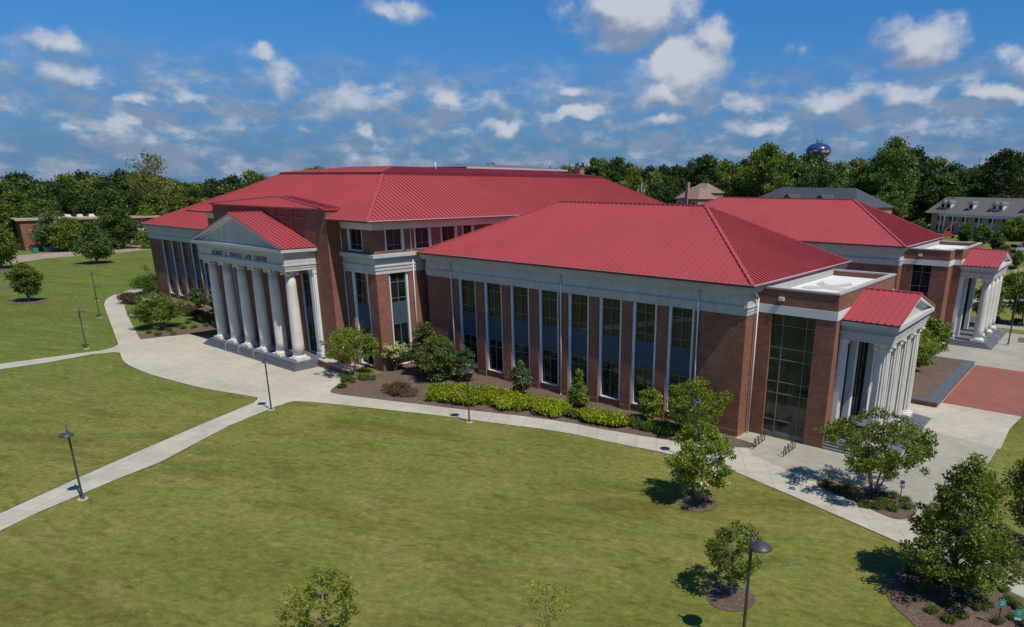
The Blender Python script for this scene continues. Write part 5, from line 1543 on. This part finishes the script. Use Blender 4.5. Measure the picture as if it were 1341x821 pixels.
br = Pool(bike_rack())
(bx, by), (bx2, by2) = (-21.96, 52.73), (-22.1, 56.07)
br.put((bx, by, 0.02), math.atan2(by2-by, bx2-bx), 1.0, 'black wave bike rack left, next to the brick pier', 'bike racks')
(bx, by), (bx2, by2) = (-19.21, 52.61), (-19.19, 56.11)
br.put((bx, by, 0.02), math.atan2(by2-by, bx2-bx), 1.0, 'black wave bike rack right, in front of the tall glass wall', 'bike racks')

# ------------------------------------------------------------------ signs
def sign(name, x, y, h, w, hh, rz, mat, label, lines, white_foot=False, tilt=0.0):
    root = empty(name, (x, y, 0), rz)
    m = MB(); m.tube([(0, 0, -0.1), (tilt, 0, h)], 0.035, 6); o = m.obj('post', dark_metal); o.parent = root
    m = MB(); m.box(tilt*0.9-w/2, tilt*0.9+w/2, -0.06, -0.03, h-hh, h+0.02); o = m.obj('sign_panel', mat); o.parent = root
    mk = MB()
    for (a, b, z0, z1) in lines: mk.box(tilt*0.9-w/2+a*w, tilt*0.9-w/2+b*w, -0.066, -0.061, h-hh+z0*hh, h-hh+z1*hh)
    p = mk.obj('marking', sign_white); p.parent = o
    return tag(root, label, 'sign')


face = R(15)
x_, y_ = (-1.36, 37.43)
sign('sign', x_, y_, 1.6, 0.31, 0.46, face, sign_teal, 'teal sign on a dark post at the lower right, left one', [(0.2, 0.8, 0.72, 0.8), (0.25, 0.85, 0.52, 0.58), (0.2, 0.7, 0.34, 0.40)])
x_, y_ = (-0.57, 36.93)
sign('sign', x_, y_, 1.6, 0.31, 0.56, face, sign_teal, 'teal and white sign on a post at the lower right, right one', [(0.0, 1.0, 0.0, 0.22), (0.2, 0.8, 0.78, 0.84), (0.2, 0.8, 0.56, 0.61)])
x_, y_ = (-9.05, 48.88)
sign('sign', x_, y_, 2.1, 0.36, 0.62, R(8), sign_white, 'small white and blue sign on a thin post in the oval island', [])
m = MB(); x_, y_ = (-9.05, 48.88)
sg = [o for o in bpy.data.objects if o.get('label', '').startswith('small white and blue')][0]
m.box(-0.13, 0.13, -0.067, -0.061, 1.82, 2.06); m.box(-0.08, 0.08, -0.067, -0.061, 1.54, 1.70)
o = m.obj('symbol', sign_blue); o.parent = [c for c in sg.children if c.name.startswith('sign_panel')][0]
m = MB(); x_, y_ = (-12.24, 36.5)
m.lathe(0, 0, [(0.19, -0.02), (0.19, 0.04), (0.16, 0.05)], 16)
o = tag(m.obj('valve_cover', valve_green), 'flat green valve lid set in the lawn right of the foreground lamp', 'valve lid'); o.location = (x_, y_, 0)

# ------------------------------------------------------------------ cars
def car(paint, suv=False):
    root = empty('parked_car')
    h = 1.72 if suv else 1.45
    L, Wd = 4.7, 1.84
    prof = [(-2.35, 0.32), (-2.38, 0.62), (-2.25, 0.86), (-1.95, 0.95 if not suv else 1.02), (0.95, 0.98), (2.05, 0.86), (2.33, 0.70), (2.36, 0.36), (2.1, 0.24), (-2.1, 0.24)]
    m = MB(); m.extrude([(x, -Wd/2, z) for x, z in prof], (0, Wd, 0)); m.obj('body', paint, root)
    m = MB()
    tp = [(-2.15 if suv else -1.75, 0.96), (-1.95 if suv else -1.15, h-0.03), (0.25, h), (1.05, 0.97)]
    vs = []
    for (x, z) in tp:
        k = 0.86 if z > 1.1 else 0.96
        vs += [(x, -Wd/2*k, z), (x, Wd/2*k, z)]
    m.add(vs, [(0, 2, 4, 6), (7, 5, 3, 1), (0, 1, 3, 2), (2, 3, 5, 4), (4, 5, 7, 6)]); m.obj('window', glass, root)
    m = MB(); m.box(tp[1][0]+0.02, tp[2][0], -Wd/2*0.84, Wd/2*0.84, h-0.012, h+0.035)
    for x in (-0.45,): m.box(x-0.05, x+0.05, -Wd/2*0.955, -Wd/2*0.80, 0.95, h-0.01); m.box(x-0.05, x+0.05, Wd/2*0.80, Wd/2*0.955, 0.95, h-0.01)
    m.obj('roof', paint, root)
    for x in (-1.45, 1.45):
        for s in (-1, 1):
            w_ = MB(); a = []
            for i in range(14):
                t_ = 2*math.pi*i/14; a.append((x+0.33*math.cos(t_), s*(Wd/2-0.2), 0.33+0.33*math.sin(t_)))
            w_.extrude(a, (0, s*0.22, 0)); wo = w_.obj('wheel', rubber, root)
            w_ = MB(); a = [(x+0.2*math.cos(2*math.pi*i/10), s*(Wd/2+0.021), 0.33+0.2*math.sin(2*math.pi*i/10)) for i in range(10)]
            w_.extrude(a, (0, s*0.012, 0)); w_.obj('rim', rim_m, wo)
    for s in (-0.68, 0.68):
        m = MB(); m.box(2.30, 2.37, s-0.17, s+0.17, 0.62, 0.76); m.obj('headlight', sign_white, root)
        m = MB(); m.box(-2.40, -2.33, s-0.15, s+0.15, 0.68, 0.82); m.obj('tail_light', roof_dark, root)
    return root


CARS = [(car_paint('red_car_paint', (0.45, 0.01, 0.02)), (-14.62, 170.04, -0.03), 0.15, False, 'red car parked beyond the lawn at the right edge'),
        (car_paint('silver_car_paint', (0.42, 0.45, 0.46)), (-20.45, 209.53, 6.25), 1.1, True, 'silver car on the far road at the right edge'),
        (car_paint('dark_red_car_paint', (0.30, 0.01, 0.02)), (-18.85, 212.92, 6.71), 1.1, False, 'dark red car behind the silver car at the right edge'),
        (car_paint('white_car_paint', (0.65, 0.67, 0.70)), (-33.74, 228.38, 7.16), 0.35, True, 'white car parked before the columned house'),
        (car_paint('blue_car_paint', (0.12, 0.22, 0.36)), (-35.67, 226.89, 7.14), 0.5, False, 'light blue car left of the white car before the house'),
        (car_paint('navy_car_paint', (0.03, 0.04, 0.07)), (-28.06, 223.81, 7.1), 0.35, False, 'dark car half hidden behind a tree before the house')]
for pnt, (x, y, z), rz, suv, lb in CARS:
    c_ = car(pnt, suv); place(c_, (x, y, z+0.03), rz); tag(c_, lb, 'car')
for k, (x, y, z) in enumerate(((-33.78, 213.69, 6.76), (-29.21, 209.75, 6.28), (-25.06, 206.09, 5.62), (-22.12, 197.68, 3.62), (-18.87, 195.68, 3.12))):
    if k == 0:
        st_ = make_tree('street_tree', leaf_mid, 230, 5.4, 2.1, 1.2, 'oval', 50, 90, 0.42, 0.12, 1, bark, 1.0); tag(st_, 'x', 'tree'); sp = Pool(st_)
    sp.put((x, y, z), k*1.3, (1.0, 1.12, 0.95, 0.85, 0.75)[k], ('round street tree before the columned house, left one', 'round street tree in front of the door of the columned house', 'low street tree before the right columns of the house', 'street tree behind the farther portico roof', 'street tree at the right edge by the far road')[k], 'street trees')
for k, (u_, (x, y)) in enumerate(((0, (-15.13, 128.36)), (1, (-10.51, 133.89)), (2, (-14.65, 152.67)), (3, (-13.6, 156.95)))):
    if k == 0:
        st_ = make_tree('lawn_crape', leaf_bright, 233, 5.6, 2.4, 1.7, 'round', 40, 90, 0.36, 0.1, 1, bark, 0.9, blossom=(petal, 7)); tag(st_, 'x', 'tree'); sp2 = Pool(st_)
    sp2.put((x, y, 0), k*1.3, (1.25, 1.3, 1.1, 1.1)[k], ('small tree on the lawn seen between the far portico columns', 'small tree at the right edge in front of the bench wall', 'small tree just left of the red car', 'small tree before the red car at the right edge')[k], 'small trees on the far lawn')
# stone bench wall at the far lawn
m = MB(); m.box(-9.0, 2.0, 131.9, 132.4, 0, 0.55); bw = m.obj('seat_wall', brick); tag(bw, 'low brick seat wall along the far lawn beyond the farther portico', 'wall')
m = MB(); m.box(-9.1, 2.1, 131.8, 132.5, 0.552, 0.66); m.obj('coping', concrete_cap, bw)

# ------------------------------------------------------------------ background buildings
def house_white():
    hx, hy, hz = (-51.78, 257.87, 7.53)
    cxh, cyh, czh = (-33.78, 248.54, 7.41)
    rz = math.atan2(cyh-hy, cxh-hx)
    L = 44.0
    root = empty('columned_house', (hx, hy, min(hz, czh)-0.2), rz)
    tag(root, 'white two storey house with grey roof, dormers and tall columns', 'house')
    def ob(m, name, mat, par=None):
        o = m.obj(name, mat); o.parent = par or root; return o
    H_ = 6.4
    m = MB(); m.box(0, L, 0, 9, -1.5, H_); ob(m, 'wall', house_white_m)
    m = MB(); e = 0.5
    m.add([(-e, -3.2, H_+0.1), (L+e, -3.2, H_+0.1), (L+e, 9+e, H_+0.1), (-e, 9+e, H_+0.1), (-e+2.2, 3.8, H_+5.2), (L+e-2.2, 3.8, H_+5.2)],
          [(0, 1, 5, 4), (1, 2, 5), (2, 3, 4, 5), (3, 0, 4), (3, 2, 1, 0)]); rf = ob(m, 'roof', shingle)
    m = MB(); m.box(5.2, L-1, -3.3, -2.7, H_-0.75, H_+0.08); m.box(5.2, L-1, -2.698, -0.01, H_-0.2, H_+0.08); ob(m, 'fascia', trim)
    for i in range(7):
        s = 5.8+4.55*i
        m = MB(); m.lathe(s, -3.0, [(0.36, -1.5), (0.30, 0.2), (0.26, H_-0.9), (0.36, H_-0.76)], 12); ob(m, 'column', trim)
    m = MB(); m.box(4.8, L-0.5, -3.8, -0.01, -1.5, 0.05); ob(m, 'porch_floor', concrete_cap)
    for i in range(8):
        s = 3.4+4.55*i
        for (z0, z1) in ((0.9, 2.7), (4.1, 5.6)):
            if i == 3 and z0 < 1: continue
            w_ = MB(); w_.box(s-0.95, s+0.95, -0.05, -0.005, z0-0.12, z1+0.12); wo = ob(w_, 'window', trim)
            w_ = MB(); w_.box(s-0.55, s+0.55, -0.09, -0.052, z0, z1); ob(w_, 'pane', glass, wo)
            for a_, b_ in ((-0.98, -0.6), (0.6, 0.98)):
                w_ = MB(); w_.box(s+a_, s+b_, -0.1, -0.051, z0, z1); ob(w_, 'shutter', black_metal, wo)
    m = MB(); m.box(16.0, 18.2, -0.2, -0.003, 0, 3.0); d = ob(m, 'door', trim)
    m = MB(); m.box(16.4, 17.8, -0.24, -0.201, 0.05, 2.6); ob(m, 'door_panel', black_metal, d)
    for s in (4.6, 6.6, 14.6, 22.4, 24.4, 32.5):
        y0 = -1.15
        zb_ = H_+1.35
        w_ = MB(); w_.box(s-0.95, s+0.95, y0, y0+3.2, zb_, zb_+1.9)
        w_.extrude([(s-0.95, y0, zb_+1.9), (s+0.95, y0, zb_+1.9), (s, y0, zb_+2.8)], (0, 0.05, 0)); do = ob(w_, 'dormer', trim)
        w_ = MB(); w_.box(s-0.42, s+0.42, y0-0.04, y0-0.003, zb_+0.45, zb_+1.7); ob(w_, 'pane', glass, do)
        w_ = MB()
        w_.add([(s-1.1, y0-0.1, zb_+1.82), (s, y0-0.1, zb_+2.88), (s, y0+4.4, zb_+2.88), (s-1.1, y0+3.2, zb_+1.82)], [(0, 1, 2, 3)])
        w_.add([(s+1.1, y0-0.1, zb_+1.82), (s, y0-0.1, zb_+2.881), (s, y0+4.4, zb_+2.881), (s+1.1, y0+3.2, zb_+1.82)], [(3, 2, 1, 0)])
        ob(w_, 'dormer_roof', shingle, do)
    m = MB(); m.box(31, 32.2, 4.5, 5.5, H_+4.0, H_+6.4); ob(m, 'chimney', brick_far)


house_white_m = house_white_mat = house_white if False else MATS['white_siding']
house_white()


def far_house(name, label, p, rz, L, Wd, wall_h, roof_h, wall_m, roof_m, hip=2.5, wins=4, chim=None, extra=None):
    root = empty(name, p, rz); tag(root, label, 'house')
    def ob(m, n_, mat, par=None):
        o = m.obj(n_, mat); o.parent = par or root; return o
    m = MB(); m.box(0, L, 0, Wd, -6, wall_h); ob(m, 'wall', wall_m)
    m = MB(); e = 0.5
    m.add([(-e, -e, wall_h), (L+e, -e, wall_h), (L+e, Wd+e, wall_h), (-e, Wd+e, wall_h), (hip, Wd/2, wall_h+roof_h), (L-hip, Wd/2, wall_h+roof_h)],
          [(0, 1, 5, 4), (1, 2, 5), (2, 3, 4, 5), (3, 0, 4), (3, 2, 1, 0)]); ob(m, 'roof', roof_m)
    for i in range(wins):
        s = L*(i+0.5)/wins
        w_ = MB(); w_.box(s-0.7, s+0.7, -0.06, -0.004, wall_h-2.4, wall_h-0.7); wo = ob(w_, 'window', trim)
        w_ = MB(); w_.box(s-0.5, s+0.5, -0.1, -0.062, wall_h-2.2, wall_h-0.9); ob(w_, 'pane', glass, wo)
    if chim:
        m = MB(); m.box(chim-0.5, chim+0.5, -0.9, -0.01, 0, wall_h+roof_h+1.2); ob(m, 'chimney', brick_far)
    return root, ob


hx = (-105.83, 181.38, 16.95)
far_house('brick_house', 'small pink brick house with brown roof and tall chimney among trees', (hx[0], hx[1], hx[2]-3.5), R(-14), 8.2, 8, 4.6, 3.4, brick_far, simple('brown_shingle', (0.24, 0.17, 0.14), 0.9, fine=0.2, bscale=6), 2.6, 3, 4.6)
hx = (-116.64, 205.16, 18.54)
far_house('brown_roofed_house', 'brown roofed house just behind the small brick house', (hx[0], hx[1], hx[2]-3.5), R(-14), 8.5, 9, 4.4, 3.0, brick_far, MATS['brown_shingle'], 2.6, 4)
hx = (-88.77, 192.52, 17.8)
rt_, ob_ = far_house('slate_roofed_house', 'long house with dark slate roof and small gables behind the east wings', (hx[0], hx[1], hx[2]-5.6), R(-20), 38, 14, 4.6, 4.7, brick_far, shingle_dark, 6.5, 9)
for s in (16, 27.0):
    m = MB(); m.add([(s-4, -1.2, 4.65), (s+4, -1.2, 4.65), (s, -1.2, 7.6), (s, 6, 7.6)], [(0, 1, 2), (1, 3, 2), (3, 0, 2)]); ob_(m, 'gable', shingle_dark)
hx = (-44.48, 296.68, 24.41)
far_house('distant_roof_house', 'distant house whose grey roof shows between trees above the columned house', (hx[0], hx[1], hx[2]-5), R(-12), 11, 9, 5.0, 2.6, brick_far, shingle, 2.0, 3)

# dormitory on the left
dx0, dy0 = (-275.49, 65.7)
dx1, dy1 = (-271.25, 104.68)
rz = math.atan2(dy1-dy0, dx1-dx0)
dl = math.hypot(dx1-dx0, dy1-dy0)
root = empty('brick_dormitory', (dx0, dy0, 0), rz)
tag(root, 'flat roofed pinkish brick dormitory behind trees at the left', 'building')
fl = Fr((0, 0), (1, 0), (0, -1))
m = MB(); m.box(7, dl, 0.5, 16, 0, 9.4); o = m.obj('wall', brick_far); o.parent = root
m = MB(); m.box(0, 6.99, -1.2, 16, 0, 9.4); o = m.obj('end_wall', brick); o.parent = root
m = MB(); m.box(-1.0, dl+1, -1.8, 17, 9.402, 9.95); o = m.obj('roof', simple('tan_fascia', (0.42, 0.33, 0.24), 0.8)); o.parent = root
for k in range(9):
    for z in (1.2, 4.3, 7.2):
        s = 11+k*(dl-14)/8.5
        w_ = MB(); fl.box(w_, s-1.0, s+1.0, -0.5+0.004, -0.42, z-0.15, z+1.55); wo = w_.obj('window', trim); wo.parent = root
        w_ = MB(); fl.box(w_, s-0.7, s+0.7, -0.418, -0.38, z, z+1.4); o = w_.obj('pane', glass); o.parent = wo
for k in range(8):
    s = dl*0.36+k*dl*0.085
    m = MB(); m.box(s-0.9, s+0.9, 6, 8, 9.95, 10.25); m.box(s-0.7, s+0.7, 6.2, 7.8, 10.25, 10.75); o = m.obj('roof_unit', trim); o.parent = root
# dumpsters in the parking court
for k, (p_, L_, mt, lb) in enumerate((((-268.58, 68.62), 3.6, dumpster_green, 'dark green dumpster at the dormitory end'), ((-268.06, 65.74), 1.3, dumpster_bright, 'bright green bin left of the dark dumpster'))):
    rt = empty('dumpster', (p_[0], p_[1], 0), R(-70)); rt.rotation_euler = (0, 0, rz)
    m = MB(); m.extrude([(0, 0, 0.15), (0, -1.5, 0.15), (0, -1.8, 1.6), (0, 0.1, 1.9)], (L_, 0, 0)); o = m.obj('bin', mt); o.parent = rt
    m = MB(); m.extrude([(-0.05, 0.12, 1.91), (-0.05, -1.85, 1.62), (-0.05, -1.85, 1.70), (-0.05, 0.12, 1.99)], (L_+0.1, 0, 0)); o = m.obj('lid', black_metal); o.parent = rt
    for s in (0.3, L_-0.3):
        m = MB(); m.tube([(s, -0.3, 0), (s, -0.3, 0.2)], 0.09, 6); m.tube([(s, -1.2, 0), (s, -1.2, 0.2)], 0.09, 6); o = m.obj('caster', rubber); o.parent = rt
    tag(rt, lb, 'dumpster')

# water tower
wx, wy, wz = (-303.94, 847.12, 62.83)
root = empty('water_tower', (wx, wy, 8.0)); tag(root, 'navy blue water tower tank with pink emblem above the trees', 'water tower')
Rw = 14.5; zc = wz-8.0-1.5
m = MB(); m.lathe(0, 0, [(Rw*math.cos(a)+0.01, zc+Rw*0.62*math.sin(a)) for a in [R(-88+8*k) for k in range(23)]], 40); o = m.obj('tank', tower_blue, None, True); o.parent = root
m = MB(); m.lathe(0, 0, [(7.5, 0), (4, 3), (3.6, zc-13), (6, zc-Rw*0.57)], 20); o = m.obj('stem', tower_blue, None, True); o.parent = root
m = MB()
for a in range(4): m.tube([(3.2*math.cos(a*1.57), 3.2*math.sin(a*1.57), zc+Rw*0.58), (3.2*math.cos(a*1.57), 3.2*math.sin(a*1.57), zc+Rw*0.62+3.4)], 0.35, 6)
for a in range(2): m.tube([(-3+a*6, 1, zc+Rw*0.58), (-3+a*6, 1, zc+Rw*0.62+5)], 0.2, 5)
o = m.obj('antenna', tower_blue); o.parent = root
aw = math.atan2(-wy, -wx)
for (da, el, w_, h_) in ((0.42, -0.16, 0.20, 0.22), (0.80, -0.16, 0.20, 0.24), (-0.30, -0.06, 0.26, 0.10)):
    m = MB(); vs = []
    for i in range(12):
        t_ = 2*math.pi*i/12
        a = aw+da+w_*math.cos(t_); e_ = el+h_*math.sin(t_)
        rr = Rw*1.012
        vs.append((rr*math.cos(a)*math.cos(e_), rr*math.sin(a)*math.cos(e_), zc+rr*0.62*math.sin(e_)))
    a = aw+da; rr = Rw*1.03
    vs.append((rr*math.cos(a)*math.cos(el), rr*math.sin(a)*math.cos(el), zc+rr*0.62*math.sin(el)))
    m.add(vs, [(i, (i+1) % 12, 12) for i in range(12)]); o = m.obj('emblem', tower_pink); o.parent = root
# tall flood light pole, orange lift, utility pole, distant mast
px_, py_, pz_ = (-45.37, 243.26, 7.34)
root = empty('light_pole', (px_, py_, pz_)); tag(root, 'tall pale flood light pole left of the columned house', 'light pole')
m = MB(); m.tube([(0, 0, -1), (0.2, 0, 6), (0.5, 0, 11.5)], [0.28, 0.22, 0.15], 8); o = m.obj('pole', wood_pole, None, True); o.parent = root
m = MB(); m.box(-0.6, 2.0, -0.1, 0.1, 11.4, 11.55); m.box(1.2, 2.3, -0.25, 0.25, 11.25, 11.5); o = m.obj('lamp_head', dark_metal); o.parent = root
px_, py_, pz_ = (-41.11, 232.31, 7.21)
root = empty('boom_lift', (px_, py_, pz_), 0.2); tag(root, 'orange boom lift parked beside the pale light pole', 'boom lift')
for n_, a in (('chassis', [(-1.6, 1.6, -0.9, 0.9, 0.45, 1.0)]), ('turret', [(-1.4, 0.6, -0.7, 0.7, 1.002, 1.9)]), ('basket', [(2.2, 3.2, -0.7, 0.7, 3.6, 3.7), (2.2, 2.26, -0.7, 0.7, 3.7, 4.6), (3.14, 3.2, -0.7, 0.7, 3.7, 4.6)])):
    m = MB()
    for b_ in a: m.box(*b_)
    o = m.obj(n_, lift_orange); o.parent = root
m = MB(); m.bar((-1.2, 0, 1.9), (1.2, 0, 4.9), 0.3, 0.35); m.bar((1.2, 0, 4.9), (2.3, 0, 3.7), 0.25, 0.28); o = m.obj('boom', lift_orange); o.parent = root
for x in (-1.1, 1.1):
    for s in (-1, 1):
        m = MB(); m.extrude([(x+0.42*math.cos(2*math.pi*i/12), s*0.85, 0.42+0.42*math.sin(2*math.pi*i/12)) for i in range(12)], (0, s*0.3, 0)); o = m.obj('wheel', rubber); o.parent = root
px_, py_, pz_ = (-109.2, 167.56, 21.62)
root = empty('utility_pole', (px_, py_, 6)); tag(root, 'wooden utility pole with crossarms before the trees left of the brick house', 'utility pole')
m = MB(); m.tube([(0, 0, 0), (0, 0, pz_-6+0.6)], 0.2, 6); o = m.obj('pole', concrete_cap); o.parent = root
m = MB(); m.box(-1.6, 1.6, -0.1, 0.1, pz_-6-0.1, pz_-6+0.15); m.box(-1.2, 1.2, -0.1, 0.1, pz_-6-2.4, pz_-6-2.2)
for s in (-1.1, 0.9): m.box(s-0.25, s+0.25, -0.35, -0.11, pz_-6-1.9, pz_-6-0.9)
o = m.obj('crossarm', concrete_cap); o.parent = root
px_, py_, pz_ = (-108.18, 691.59, 46.87)
root = empty('radio_mast', (px_, py_, 8)); tag(root, 'thin distant radio mast above the trees on the right', 'mast')
m = MB(); m.tube([(0, 0, 0), (0, 0, pz_-8)], [0.5, 0.18], 5); o = m.obj('mast_pole', dark_metal); o.parent = root
m = MB(); m.box(-1.2, 1.2, -0.2, 0.2, pz_-8-4, pz_-8-3.2); o = m.obj('antenna', sign_white); o.parent = root
